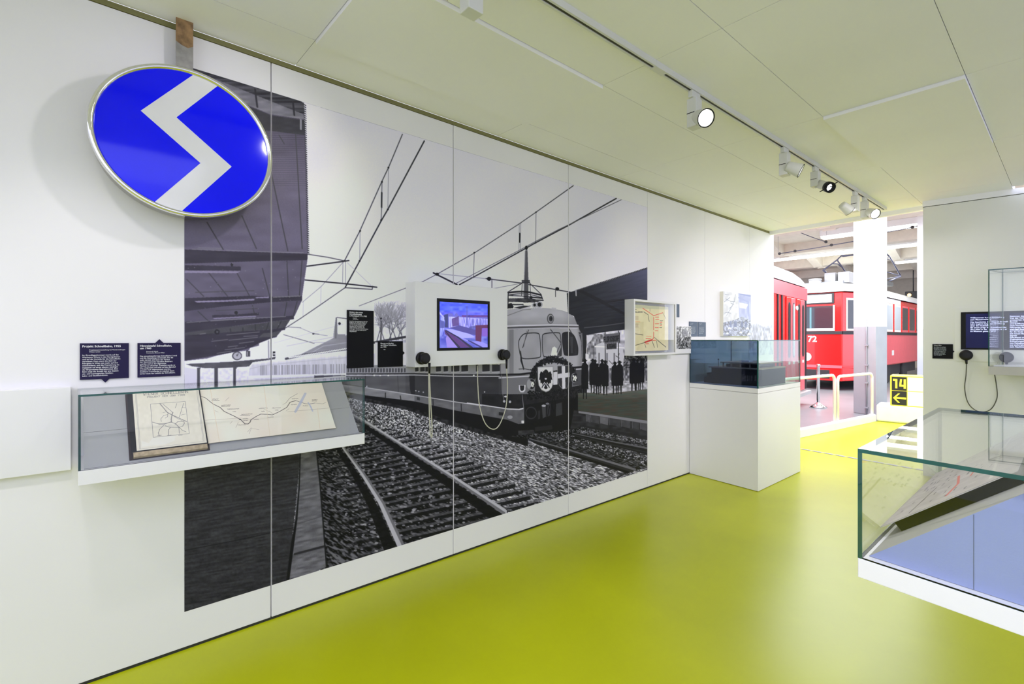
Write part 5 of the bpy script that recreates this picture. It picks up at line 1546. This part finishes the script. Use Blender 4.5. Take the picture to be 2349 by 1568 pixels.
# ================================================================== TRACK LIGHTS
LAMPW = mat('lamp_white', (0.70, 0.70, 0.68), 0.45)
LENS = mat('lamp_lens', (1.0, 0.97, 0.93), 0.4, emit=5.0)
TX = lambda y: 1.345 + (y - 1.6) * (0.08 / 5.46)
trk = thing('light_track', 'long white lighting track with a dark slot under the ceiling boards', 'track', (TX(2.5), 2.5, CEIL))
te_ = np.array((TX(7.06) - TX(-1.5), 8.56))
te_ = te_ / np.linalg.norm(te_)
tn_ = np.array((te_[1], -te_[0]))
T0 = np.array((TX(-1.5), -1.5))
for a, c in ((0.0, 3.925), (3.985, 8.56)):
    m = MB().obox(T0, te_, tn_, a, c, -0.020, -0.008, CEIL - 0.034, CEIL - 0.0005).obox(T0, te_, tn_, a, c, 0.008, 0.020, CEIL - 0.034, CEIL - 0.0005).obox(T0, te_, tn_, a, c, -0.008, 0.008, CEIL - 0.012, CEIL - 0.0005)
    m.build('rail', LAMPW, trk)
    MB().obox(T0, te_, tn_, a, c, -0.0078, 0.0078, CEIL - 0.030, CEIL - 0.0125).build('slot', mat('slot_dark', (0.05, 0.05, 0.03), 0.6), trk)
MB().obox(T0, te_, tn_, 3.90, 4.01, -0.021, 0.021, CEIL - 0.036, CEIL - 0.0005).build('coupler', LAMPW, trk)
MB().obox(T0, te_, tn_, 8.56, 8.60, -0.020, 0.020, CEIL - 0.034, CEIL - 0.0005).build('end_cap', LAMPW, trk)


def spotlight(label, y, aim, side, power, h=0.175, cone=78, proj_=False, bare=False, lit=True):
    """aim: direction of the beam; side: where the head sits beside the driver box (x, y, z offset)"""
    x = TX(y)
    t = thing('spotlight', label, 'spotlight', (x, y, CEIL - 0.035), 'spotlights on the track')
    MB().box((x - 0.014, y - 0.05, CEIL - 0.075), (x + 0.014, y + 0.05, CEIL - 0.0345)).build('adapter', LAMPW, t, bevel=0.003)
    zt = CEIL - 0.075
    MB().box((x - 0.031, y - 0.036, zt - h), (x + 0.031, y + 0.036, zt)).build('driver_box', LAMPW, t, bevel=0.004)
    MB().box((x - 0.030, y - 0.0364, zt - h * .53), (x + 0.020, y - 0.0360, zt - h * .50)).build('seam', BLACK, t)
    A = Vector(aim).normalized()
    c = Vector((x + side[0], y + side[1], zt - h + side[2]))
    MB().cyl((x, y, zt - h + side[2]), tuple(c), 0.012, n=10).build('joint', LAMPW, t)
    if proj_:
        MB().lathe(tuple(c - A * 0.055), A, [(0, 0.0), (0, 0.036), (0.10, 0.038), (0.115, 0.036), (0.13, 0.036), (0.13, 0.0)], n=32).build('head', LAMPW, t)
        MB().lathe(tuple(c + A * 0.0755), A, [(0, 0.0), (0, 0.044), (0.045, 0.044), (0.048, 0.040), (0.048, 0.031), (0.010, 0.029), (0.010, 0.0)], n=32).build('lens_ring', BLACK, t)
        u = A.orthogonal().normalized()
        for sgn in (1, -1):
            MB().cyl(tuple(c + A * 0.09 + u * 0.044 * sgn), tuple(c + A * 0.09 + u * 0.075 * sgn), 0.004, n=8).build('focus_pin', BLACK, t)
        m = MB().lathe(tuple(c + A * 0.0865), A, [(0, 0.0285), (0.001, 0.0)], n=24)
        m.build('lens', LENS, t)
        MB().box(tuple(c + A * 0.088 - Vector((0.03, 0.002, 0.003))), tuple(c + A * 0.088 + Vector((0.03, 0.002, 0.003)))).build('shutter', BLACK, t)
        e = 0.14
    else:
        MB().lathe(tuple(c - A * 0.05), A, [(-0.01, 0.0), (-0.01, 0.036), (0.004, 0.040), (0.09, 0.051), (0.098, 0.052), (0.098, 0.047), (0.06, 0.044)], n=36).build('head', LAMPW, t)
        MB().lathe(tuple(c + A * 0.0475), A, [(0, 0.0525), (0.003, 0.0535), (0.003, 0.0472), (0, 0.0470)], n=36).build('rim', BLACK, t)
        MB().lathe(tuple(c + A * 0.030), A, [(0, 0.0455), (0.004, 0.03), (0.006, 0.0)], n=32).build('lens', LENS if lit else LAMPW, t)
        e = 0.06
    if power:
        d = bpy.data.lights.new('spot_beam', 'SPOT')
        d.energy = power
        d.color = (1.0, 0.96, 0.99)
        d.spot_size = math.radians(cone if not proj_ else 44)
        d.spot_blend = 0.9
        d.shadow_soft_size = 0.05
        o = bpy.data.objects.new('spot_beam', d)
        COL.objects.link(o)
        o.parent = t
        o.location = tuple(c + A * e - Vector(t.location))
        o.rotation_euler = A.to_track_quat('-Z', 'Y').to_euler()


# lamps behind the photographer's shoulder on the same track, washing the left wall
spotlight('white track spotlight nearest the viewer, cut off by the top edge of the view', 1.165, (-0.85, -0.35, -0.42), (-0.03, -0.085, 0.12), SPOT * .8, h=0.19)
spotlight('nearest lit track spotlight, its big white lens turned towards the island showcase', 2.835, (0.76, -0.47, -0.46), (0.065, -0.030, 0.035), SPOT_FAR)
spotlight('second spotlight along the track, its head turned away to the right', 4.20, (0.80, 0.30, -0.45), (0.075, -0.01, 0.035), SPOT_FAR)
spotlight('projector spotlight with a black lens ring, third along the track', 4.87, (0.62, -0.55, -0.42), (0.06, -0.015, 0.0), SPOT_FAR, h=0.13, proj_=True)
spotlight('spotlight with its back to the viewer, second from the far end of the track', 5.99, (0.42, 0.55, -0.5), (-0.065, -0.055, 0.04), SPOT_FAR, h=0.16)
spotlight('lit spotlight at the far end of the track near the opening', 6.31, (0.72, -0.55, -0.44), (0.075, -0.035, 0.035), SPOT_FAR)

# ================================================================== THE TRAM HALL
RED = mat('tram_red', (0.80, 0.012, 0.012), 0.22, var=0.04, coat=0.5)
ROSE = mat('tram_pale_red', (0.80, 0.12, 0.15), 0.3, var=0.04)
CREAM = mat('tram_cream', (0.82, 0.82, 0.80), 0.3)
ROOF = mat('tram_roof_grey', (0.66, 0.67, 0.70), 0.45, var=0.04)
DGL = mat('tram_dark_glass', (0.03, 0.035, 0.045), 0.06, spec=0.7)
PGL = mat('tram_pale_glass', (0.55, 0.60, 0.66), 0.1, spec=0.6)
RUB = mat('rubber_black', (0.02, 0.02, 0.024), 0.5)
UNDER = mat('underframe_dark', (0.035, 0.033, 0.035), 0.7)
IRON = mat('pantograph_iron', (0.10, 0.10, 0.15), 0.4, 0.5)

# strip luminaires under the hall ceiling
for y, x0, x1, lab in ((17.7, -2.4, 4.0, 'bright white strip light under the hall ceiling, nearest row'), (21.3, -12.0, 4.0, 'bright white strip light under the hall ceiling, long middle row above the red trams'), (25.8, -2.1, 4.0, 'bright white strip light under the hall ceiling, farthest row')):
    t = thing('strip_light', lab, 'ceiling lamp', ((x0 + x1) / 2, y, 4.55), 'strip lights in the tram hall')
    MB().box((x0, y - 0.20, 4.72), (x1, y + 0.20, 4.899)).build('housing', COLW, t)
    MB().box((x0 + 0.02, y - 0.17, 4.66), (x1 - 0.02, y + 0.17, 4.719)).build('diffuser', mat('strip_diffuser', (1.0, 0.99, 0.97), 0.5, emit=3.0), t)

# ---- near tram: side with folding doors, seen end-on at its right corner
TE = np.array((-1.31, 12.99))
TD = np.array((0.105, -0.994))           # from the far corner towards the viewer
TNn = np.array((0.994, 0.105))           # outward from the visible side
t1 = thing('tram', 'red tram with folding doors, partly hidden by the left wall edge', 'tram', (TE[0] - 1.1, TE[1] - 2, 0))


def t1b(mb, s0, s1, d0, d1, z0, z1, mi=0):
    return mb.obox(TE, TD, TNn, s0, s1, d0, d1, z0, z1, mi)


t1b(MB(), 0.0, 5.0, -2.3, 0.0, 0.32, 2.72).build('body', RED, t1, bevel=0.04)
m = MB()
prof = [(-2.3, 2.73), (-2.28, 2.90), (-2.1, 3.06), (-1.15, 3.16), (-0.20, 3.06), (-0.02, 2.90), (0.0, 2.73)]
A = m.pts([(TE[0] + TD[0] * 0.0 + TNn[0] * d, TE[1] + TNn[1] * d, z if i in (0, 6) else 2.73 + (z - 2.73) * 0.45) for i, (d, z) in enumerate(prof)])
Bq = m.pts([(TE[0] + TD[0] * 0.45 + TNn[0] * d, TE[1] + TD[1] * 0.45 + TNn[1] * d, z) for d, z in prof])
Cq = m.pts([(TE[0] + TD[0] * 5.0 + TNn[0] * d, TE[1] + TD[1] * 5.0 + TNn[1] * d, z) for d, z in prof])
for Aa, Bb in ((A, Bq), (Bq, Cq)):
    for i in range(6):
        m.face([Aa[i], Aa[i + 1], Bb[i + 1], Bb[i]], 0, smooth=True)
m.face(A[::-1])
m.face(Cq)
m.build('roof', ROOF, t1)
t1b(MB(), 0.01, 5.0, 0.001, 0.02, 2.42, 2.70).build('fascia', ROSE, t1)
for s in (0.10, 0.22, 2.12, 2.42):
    t1b(MB(), s, s + 0.05, 0.001, 0.025, 0.36, 2.415).build('rubber_strip', RUB, t1)
for k_, s in enumerate((0.30, 0.66, 1.12, 1.48)):
    f = t1b(MB(), s, s + 0.34, 0.001, 0.028, 0.36, 2.405).build('door_leaf', RED if k_ % 2 else ROSE, t1, bevel=0.01)
    s_, w_, r_ = s + 0.17, 0.085, 0.085
    outl = [(s_ + r_ * math.cos(a_), 2.22 + r_ * math.sin(a_)) for a_ in np.linspace(0, math.pi, 9)] + [(s_ - r_ * math.cos(a_), 1.20 - r_ * math.sin(a_)) for a_ in np.linspace(0, math.pi, 9)]
    q = [(TE[0] + TD[0] * a_ + TNn[0] * 0.029, TE[1] + TD[1] * a_ + TNn[1] * 0.029, z) for a_, z in outl]
    MB().slab(q, (TNn[0] * .006, TNn[1] * .006, 0)).build('slit_frame', RUB, f)
    q = [(TE[0] + TD[0] * (s_ + (a_ - s_) * .7) + TNn[0] * 0.036, TE[1] + TD[1] * (s_ + (a_ - s_) * .7) + TNn[1] * 0.036, 1.71 + (z - 1.71) * .965) for a_, z in outl]
    MB().slab(q, (TNn[0] * .002, TNn[1] * .002, 0)).build('pane', PGL if k_ == 2 else DGL, f)
    t1b(MB(), s + 0.10, s + 0.24, 0.029, 0.034, 0.98, 1.04).build('door_label', CREAM, f)
t1b(MB(), 1.02, 1.08, 0.001, 0.03, 0.36, 2.41).build('door_post', RED, t1)
MB().cyl((TE[0] + TD[0] * 1.05 + TNn[0] * .03, TE[1] + TD[1] * 1.05, 2.2), (TE[0] + TD[0] * 1.05 + TNn[0] * .05, TE[1] + TD[1] * 1.05, 2.2), 0.05, n=16).build('door_lamp', CREAM, t1)
t1b(MB(), 0.0, 2.2, 0.0, 0.10, 0.24, 0.315).build('step', mat('step_grey', (0.45, 0.44, 0.44), 0.5), t1)
t1b(MB(), 0.2, 4.8, -2.1, -0.15, 0.08, 0.315).build('underframe', UNDER, t1)
for s in (0.9, 2.5):
    for d in (-0.35, -1.9):
        p = TE + TD * s + TNn * d
        MB().cyl((p[0], p[1], 0.29), (p[0] + TNn[0] * .1, p[1] + TNn[1] * .1, 0.29), 0.29, n=28).build('wheel', UNDER, t1)

# ---- far tram: front with 72 and side windows
X1, X0, Y0 = -1.3, -3.75, 16.8
t2 = thing('tram', 'older red tram with white roof, pantograph and the number 72, behind the near tram', 'tram', ((X0 + X1) / 2, Y0 + 4, 0))
cut = 0.30
MB().prism([(X0 + cut, Y0), (X1 - cut, Y0), (X1, Y0 + 0.8), (X1, Y0 + 9.5), (X0, Y0 + 9.5), (X0, Y0 + 0.8)], 0.62, 2.90).build('body', RED, t2, bevel=0.03)
MB().prism([(X0 + cut, Y0 - 0.02), (X1 - cut, Y0 - 0.02), (X1 - 0.02, Y0 + 0.8), (X1 - 0.02, Y0 + 1.6), (X0 + 0.02, Y0 + 1.6), (X0 + 0.02, Y0 + 0.8)], 0.28, 0.70).build('apron', RED, t2, bevel=0.03)
m = MB()
for z0_, z1_, g0, g1 in ((2.905, 3.02, 0.06, 0.05), (3.02, 3.17, 0.05, -0.12), (3.17, 3.24, -0.12, -0.45)):
    lo = [(X0 + cut - g0, Y0 - g0), (X1 - cut + g0, Y0 - g0), (X1 + g0, Y0 + 0.8 - g0), (X1 + g0, Y0 + 9.5), (X0 - g0, Y0 + 9.5), (X0 - g0, Y0 + 0.8 - g0)]
    hi = [(X0 + cut - g1, Y0 - g1), (X1 - cut + g1, Y0 - g1), (X1 + g1, Y0 + 0.8 - g1), (X1 + g1, Y0 + 9.5), (X0 - g1, Y0 + 9.5), (X0 - g1, Y0 + 0.8 - g1)]
    a_ = m.pts([(*p, z0_) for p in lo])
    b_ = m.pts([(*p, z1_) for p in hi])
    for i in range(6):
        m.face([a_[i], a_[(i + 1) % 6], b_[(i + 1) % 6], b_[i]])
m.face(b_)
m.build('roof', CREAM, t2)
MB().box((X0 + cut + .1, Y0 - 0.030, 2.56), (X1 - cut - 0.20, Y0 - 0.001, 2.88)).build('sign_frame', RUB, t2, bevel=0.12)
MB().box((X0 + cut + .16, Y0 - 0.036, 2.60), (X1 - cut - 0.26, Y0 - 0.0305, 2.84)).build('destination_sign', CREAM, t2)
MB().box((X0 + cut + .08, Y0 - 0.022, 1.80), (X1 - cut - 0.20, Y0 - 0.001, 2.50)).build('window_frame', RUB, t2)
MB().box((X0 + cut + .12, Y0 - 0.026, 1.84), (X1 - cut - 0.23, Y0 - 0.0225, 2.47)).build('windscreen', DGL, t2)
MB().box((X1 - cut - 0.85, Y0 - 0.030, 1.84), (X1 - cut - 0.80, Y0 - 0.0265, 2.47)).build('window_bar', mat('bar_teal', (0.10, 0.22, 0.25), 0.4), t2)
MB().box((X1 - cut - 0.23, Y0 - 0.030, 1.80), (X1 - cut - 0.19, Y0 - 0.001, 2.51)).build('window_side', CREAM, t2)
MB().box((X0 + cut, Y0 - 0.04, 1.755), (X1 - cut - 0.19, Y0 - 0.0005, 1.835)).build('sill', CREAM, t2)
MB().box((X0 + cut, Y0 - 0.03, 1.655), (X1 - cut, Y0 - 0.0005, 1.745)).build('band', RUB, t2)
MB().box((X0 + cut, Y0 - 0.05, 0.66), (X1 - cut, Y0 - 0.021, 0.74)).build('bumper_strip', ROSE, t2)
MB().box((X0 + cut + .1, Y0 - 0.03, 0.34), (X1 - cut - 0.32, Y0 - 0.0205, 0.60)).build('coupler_opening', RUB, t2, bevel=0.01)
lx, lz = on(1, Y0, 1851, 818)[0], on(1, Y0, 1851, 818)[2]
MB().lathe((lx, Y0 - 0.001, lz), (0, -1, 0), [(0, 0.0), (0, 0.13), (0.03, 0.13), (0.045, 0.10), (0.03, 0.085), (0.03, 0.0)], n=32).build('headlamp', CREAM, t2)
lettering('lettering', '72', 0.25, (on(1, Y0, 1853, 776)[0], Y0 - 0.003, on(1, Y0, 1848, 769)[2] + 0.01), (1, 0, 0), CREAM, t2, 0.025)
# angled corner pane
ca, cb = np.array((X1 - cut, Y0)), np.array((X1, Y0 + 0.8))
cee = (cb - ca) / np.linalg.norm(cb - ca)
cnn = np.array((cee[1], -cee[0]))
MB().obox(ca, cee, cnn, 0.16, 0.80, 0.001, 0.02, 1.76, 2.72).build('corner_frame', CREAM, t2)
MB().obox(ca, cee, cnn, 0.20, 0.76, 0.0205, 0.026, 1.82, 2.66).build('corner_pane', DGL, t2)
MB().obox(ca, cee, cnn, 0.0, 0.91, 0.001, 0.03, 1.655, 1.745).build('band', RUB, t2)
for k_ in range(7):
    y = Y0 + 1.1 + k_ * 1.18
    o = MB().box((X1 + 0.001, y, 1.76), (X1 + 0.02, y + 0.98, 2.72)).build('window_frame', CREAM if k_ < 4 else ROSE, t2)
    MB().box((X1 + 0.0205, y + 0.06, 1.84), (X1 + 0.024, y + 0.92, 2.65)).build('pane', PGL if k_ < 4 else DGL, o)
    if k_:
        MB().box((X1 + 0.001, y - 0.17, 1.76), (X1 + 0.035, y - 0.05, 2.72)).build('window_post', RED, t2)
MB().box((X1 + 0.001, Y0 + 0.8, 2.73), (X1 + 0.02, Y0 + 5.6, 2.89)).build('upper_panel', CREAM, t2)
MB().box((X1 + 0.001, Y0 + 0.8, 1.655), (X1 + 0.03, Y0 + 9.5, 1.745)).build('band', RUB, t2)
MB().box((X1 + 0.001, Y0 + 0.95, 0.66), (X1 + 0.015, Y0 + 9.4, 1.65)).build('side_sheet', ROSE, t2)
MB().box((X1 + 0.0155, Y0 + 4.3, 0.95), (X1 + 0.018, Y0 + 4.6, 1.12)).build('number_plate', CREAM, t2)
MB().box((X0 + 0.15, Y0 + 0.9, 0.25), (X1 - 0.15, Y0 + 9.0, 0.615)).build('underframe', UNDER, t2)
for y in (2.4, 4.2, 6.8):
    for x in (X0 + 0.2, X1 - 0.14):
        MB().cyl((x - 0.05, Y0 + y, 0.40), (x + 0.06, Y0 + y, 0.40), 0.40, n=28).build('wheel', UNDER, t2)
for x, w_ in ((on(1, Y0 + .9, 1891, 640)[0], 0.30), (on(1, Y0 + .9, 1922, 640)[0], 0.30)):
    MB().box((x, Y0 + 0.9, 3.24), (x + w_, Y0 + 1.5, 3.58)).build('roof_box', mat('roof_box_grey', (0.50, 0.50, 0.52), 0.5), t2, bevel=0.01)
vx = on(1, Y0 + .7, 1870, 640)[0]
MB().cyl((vx, Y0 + .7, 3.17), (vx, Y0 + .7, 3.36), 0.17, n=24).lathe((vx, Y0 + .7, 3.361), (0, 0, 1), [(0, 0.19), (0.04, 0.17), (0.06, 0.0)], n=24).build('ventilator', ROOF, t2)
MB().box((X0 + 0.6, Y0 + 0.8, 3.205), (X1 - 0.5, Y0 + 9.0, 3.30)).build('roof_walkway', mat('walkway_grey', (0.45, 0.46, 0.50), 0.6), t2)
# pantograph: hinged tube diamonds, drawn on two planes above the roof
k = Zm(1770, 500, 7.842)
k4 = Zm(1940, 500, 7.842)
pan = MB()


def pplane(xo, px, py):
    r_ = ray(px, py)
    t_ = ((xo - CAM[0]) * 0.95 - (17.2 - CAM[1]) * 0.30) / (r_[0] * 0.95 - r_[1] * 0.30)
    return tuple(CAM[i] + r_[i] * t_ for i in range(3))


for xo in (-2.25, -3.05):
    w_ = lambda q_: [pplane(xo, *p) for p in q_]
    L1 = w_(k(930, 935, 1180, 750) + k(1255, 680))
    top = [w_(k(1255, 680))[0], w_(k4(700, 615))[0]]
    L2 = w_(k4(700, 615, 790, 690, 985, 1035))
    pan.tube(L1, 0.022).tube(top, 0.026).tube(L2, 0.022)
    pan.tube(w_(k(1180, 755, 1415, 1090)), 0.022).tube(w_(k(930, 935, 975, 975)), 0.03)
    pan.tube(w_(k(1110, 820, 1190, 825, 1240, 870)), 0.015)
    pan.tube(w_(k4(985, 1040, 660, 945)), 0.018).tube(w_(k4(985, 1045, 720, 1165)), 0.026).tube(w_(k4(985, 1045, 660, 1110)), 0.015).tube(w_(k4(790, 690, 650, 790)), 0.02).tube(w_(k4(740, 735, 815, 750)), 0.015)
    pan.tube(w_(k(1280, 690) + k4(110, 670)), 0.016)
for q_ in (k(930, 935)[0], k4(985, 1040)[0], k(1255, 680)[0], k4(790, 690)[0]):
    pan.tube([pplane(-2.25, *q_), pplane(-3.05, *q_)], 0.022)
pan.build('pantograph', IRON, t2)
pb_ = pplane(-2.25, *k4(710, 1185)[0])
MB().box((pb_[0] - 0.9, pb_[1] - 0.3, 3.301), (pb_[0] + 0.1, pb_[1] + 0.6, max(pb_[2] + 0.06, 3.42))).build('pantograph_base', UNDER, t2)

# ---- overhead wires in the hall
for lab, p0, p1, xs, r in (('dark overhead wire with insulators crossing under the hall ceiling above the trams', (1785, 582), (1960, 553), -1.2, 0.012), ('overhead wire with a turnbuckle running up to the right beside the white column', (2024, 534), (2117, 516), 0.2, 0.010), ('thin slanting stay wire under the hall ceiling at the top of the opening', (1827, 530), (1896, 555), -2.0, 0.010)):
    a_, b_ = [on(1, 16.2, *p) for p in (p0, p1)]
    t = thing('overhead_wire', lab, 'wire', a_)
    MB().tube([a_, tuple((Vector(a_) + Vector(b_)) / 2 + Vector((0, 0, -0.01))), b_], r, 6).build('wire', IRON, t)
    for f in ((0.02, 0.24, 0.72) if 'insulators' in lab else (0.05, 0.75, 0.9) if 'turnbuckle' in lab else (0.98,)):
        c = Vector(a_).lerp(Vector(b_), f)
        d_ = (Vector(b_) - Vector(a_)).normalized() * 0.05
        MB().lathe(tuple(c - d_), d_, [(0, 0.0), (0.02, 0.03), (0.05, 0.042), (0.08, 0.03), (0.10, 0.0)], n=12).build('insulator', UNDER, t)
    for q_ in (a_, b_):
        MB().cyl(q_, (q_[0], q_[1], 4.9), 0.004, n=6).build('hanger', IRON, t)

# ---- stanchion, railings, sign cube
p = on(2, 0.0, 1877, 934)
sn = thing('barrier_post', 'polished chrome barrier post with a flared foot on the grey hall floor', 'post', (p[0], p[1], 0))
MB().lathe((p[0], p[1], -0.004), (0, 0, 1), [(0, 0.0), (0, 0.17), (0.02, 0.17), (0.05, 0.12), (0.09, 0.06), (0.12, 0.035)], n=40).build('foot', CHROME, sn)
MB().lathe((p[0], p[1], 0.116), (0, 0, 1), [(0, 0.032), (0.78, 0.032), (0.78, 0.040), (0.83, 0.040), (0.85, 0.03), (0.85, 0.0)], n=28).build('tube', CHROME, sn)

RAILW = mat('rail_white_paint', (0.86, 0.87, 0.86), 0.3)


def rail_pt(s, z):
    p_ = k0 + ke * s + kn * 0.05
    return (p_[0], p_[1], z)


def kerb_s(px):
    d = ray(px, HY)
    # intersect with the kerb line
    A_ = np.array([[d[0], -ke[0]], [d[1], -ke[1]]])
    b_ = np.array([k0[0] - CAM[0], k0[1] - CAM[1]]) + kn * 0.05
    return float(np.linalg.solve(A_, b_)[1])


def rail(label, s0, s1, ztop):
    t = thing('railing', label, 'railing', rail_pt((s0 + s1) / 2, 0.125), 'white tube railings on the kerb')
    r = 0.09
    P_ = []
    pts = [(s0, 0.1255), (s0, ztop - r)] + [(s0 + r - r * math.cos(a_), ztop - r + r * math.sin(a_)) for a_ in np.linspace(0.2, math.pi / 2, 5)] + [(s1 - r + r * math.sin(a_), ztop - r + r * math.cos(a_)) for a_ in np.linspace(0, math.pi / 2 - 0.2, 5)] + [(s1, ztop - r), (s1, 0.1255)]
    MB().tube([rail_pt(s, z) for s, z in pts], 0.024, 10).build('tube_frame', RAILW, t)
    for s in (s0, s1):
        q_ = rail_pt(s, 0.125)
        MB().cyl((q_[0], q_[1], 0.1252), (q_[0], q_[1], 0.135), 0.045, n=16).build('foot_flange', RAILW, t)


sA, sB, sC = kerb_s(1914), kerb_s(1921.5), kerb_s(2024)
rail('white tube railing starting at the plinth, left of the pair on the kerb', 0.08, sA, 0.915)
rail('white tube railing in front of the column, right of the pair on the kerb', sB, min(sC, 3.2), 0.885)

d = ray(2010, HY)
L0 = np.array((CAM[0] + d[0] * 9.2, CAM[1] + d[1] * 9.2))
o = MB().obox(L0, RE, -RN, 0.0, 1.7, 0.0, 0.55, 0.0005, 0.31)
tag(o.build('sign_plinth', RAILW, None, bevel=0.03), 'low white rounded plinth under the yellow number sign', 'plinth')
sx = thing('number_sign', 'yellow cube sign with black fields reading 14 and an arrow, in the hall', 'sign', (*(L0 + RE * 0.45), 0.31))


def sbx(mb, s0, s1, d0, d1, z0, z1):
    return mb.obox(L0, RE, -RN, s0, s1, d0, d1, z0, z1)


YEL = mat('sign_yellow', (0.80, 0.76, 0.06), 0.4, emit=0.25)
PALE = mat('sign_pale_yellow', (0.90, 0.90, 0.42), 0.4, emit=0.75)
FLD = mat('sign_black_field', (0.02, 0.02, 0.025), 0.35)
sl0 = float(np.dot(np.array(on(1, 11.2, 2042, 900)[:2]) - L0, RE))
zt_, zm_, zb_ = 0.855, 0.585, 0.3115
sw = float(np.dot(np.array(on(1, 11.2, 2080, 900)[:2]) - L0, RE)) - sl0
sbx(MB(), sl0, sl0 + 0.95, 0.02, 0.50, zb_, zt_).build('cube', YEL, sx, bevel=0.006)
for z0_, z1_, txt in ((zm_ + 0.006, zt_ - 0.02, '14'), (zb_ + 0.015, zm_ - 0.006, None)):
    sbx(MB(), sl0 + 0.025, sl0 + sw, 0.012, 0.0198, z0_, z1_).build('black_field', FLD, sx)
    sbx(MB(), sl0 + sw + 0.012, sl0 + 0.93, 0.012, 0.0198, z0_, z1_).build('yellow_field', PALE, sx)
    q0 = L0 + RE * (sl0 + 0.045) + RN * -0.008
    cz_ = (z0_ + z1_) / 2
    c0 = L0 + RN * -0.0115
    off = (RN[0] * .003, RN[1] * .003, 0)

    gx = (sw - 0.055) / 0.226

    def ap(s, z):
        s = 0.042 + (s - 0.06) * gx
        return (c0[0] + RE[0] * (sl0 + s), c0[1] + RE[1] * (sl0 + s), cz_ + z)

    m = MB()
    if txt:
        for r_ in (((0.100, -0.085), (0.138, -0.085), (0.138, 0.085), (0.100, 0.085)), ((0.060, 0.050), (0.0999, 0.050), (0.0999, 0.085), (0.060, 0.085)),
                   ((0.248, -0.085), (0.286, -0.085), (0.286, 0.085), (0.248, 0.085)), ((0.172, -0.050), (0.2479, -0.050), (0.2479, -0.015), (0.172, -0.015)), ((0.172, -0.0149), (0.208, -0.0149), (0.222, 0.085), (0.186, 0.085))):
            m.slab([ap(*p_) for p_ in r_], off)
        m.build('figures', YEL, sx)
    else:
        m.slab([ap(0.10, -0.016), ap(0.29, -0.016), ap(0.29, 0.016), ap(0.10, 0.016)], off)
        m.slab([ap(0.06, 0.0), ap(0.085, -0.012), ap(0.185, 0.083), ap(0.15, 0.085)], off)
        m.slab([ap(0.06, 0.0), ap(0.15, -0.085), ap(0.185, -0.083), ap(0.085, 0.012)], off)
        m.build('arrow', YEL, sx)

# small signal with an amber lamp hanging far back in the hall
d = ray(2094, 676)
sp_ = tuple(CAM[i] + d[i] * 22.0 for i in range(3))
sg2 = thing('hall_signal', 'small dark hanging signal with an amber lamp far back above the far tram', 'signal', (sp_[0], sp_[1], sp_[2] - 0.2))
MB().box((sp_[0] - 0.28, sp_[1], sp_[2] - 0.16), (sp_[0] + 0.30, sp_[1] + 0.2, sp_[2] + 0.16)).build('housing', RUB, sg2, bevel=0.02)
MB().cyl((sp_[0] - 0.12, sp_[1] - 0.001, sp_[2]), (sp_[0] - 0.12, sp_[1] - 0.05, sp_[2]), 0.07, n=16).build('amber_lamp', mat('amber_lens', (1.0, 0.55, 0.2), 0.4, emit=2.0), sg2)
MB().cyl((sp_[0], sp_[1] + 0.1, sp_[2] + 0.161), (sp_[0], sp_[1] + 0.1, 4.9), 0.02, n=8).build('hanger', RUB, sg2)
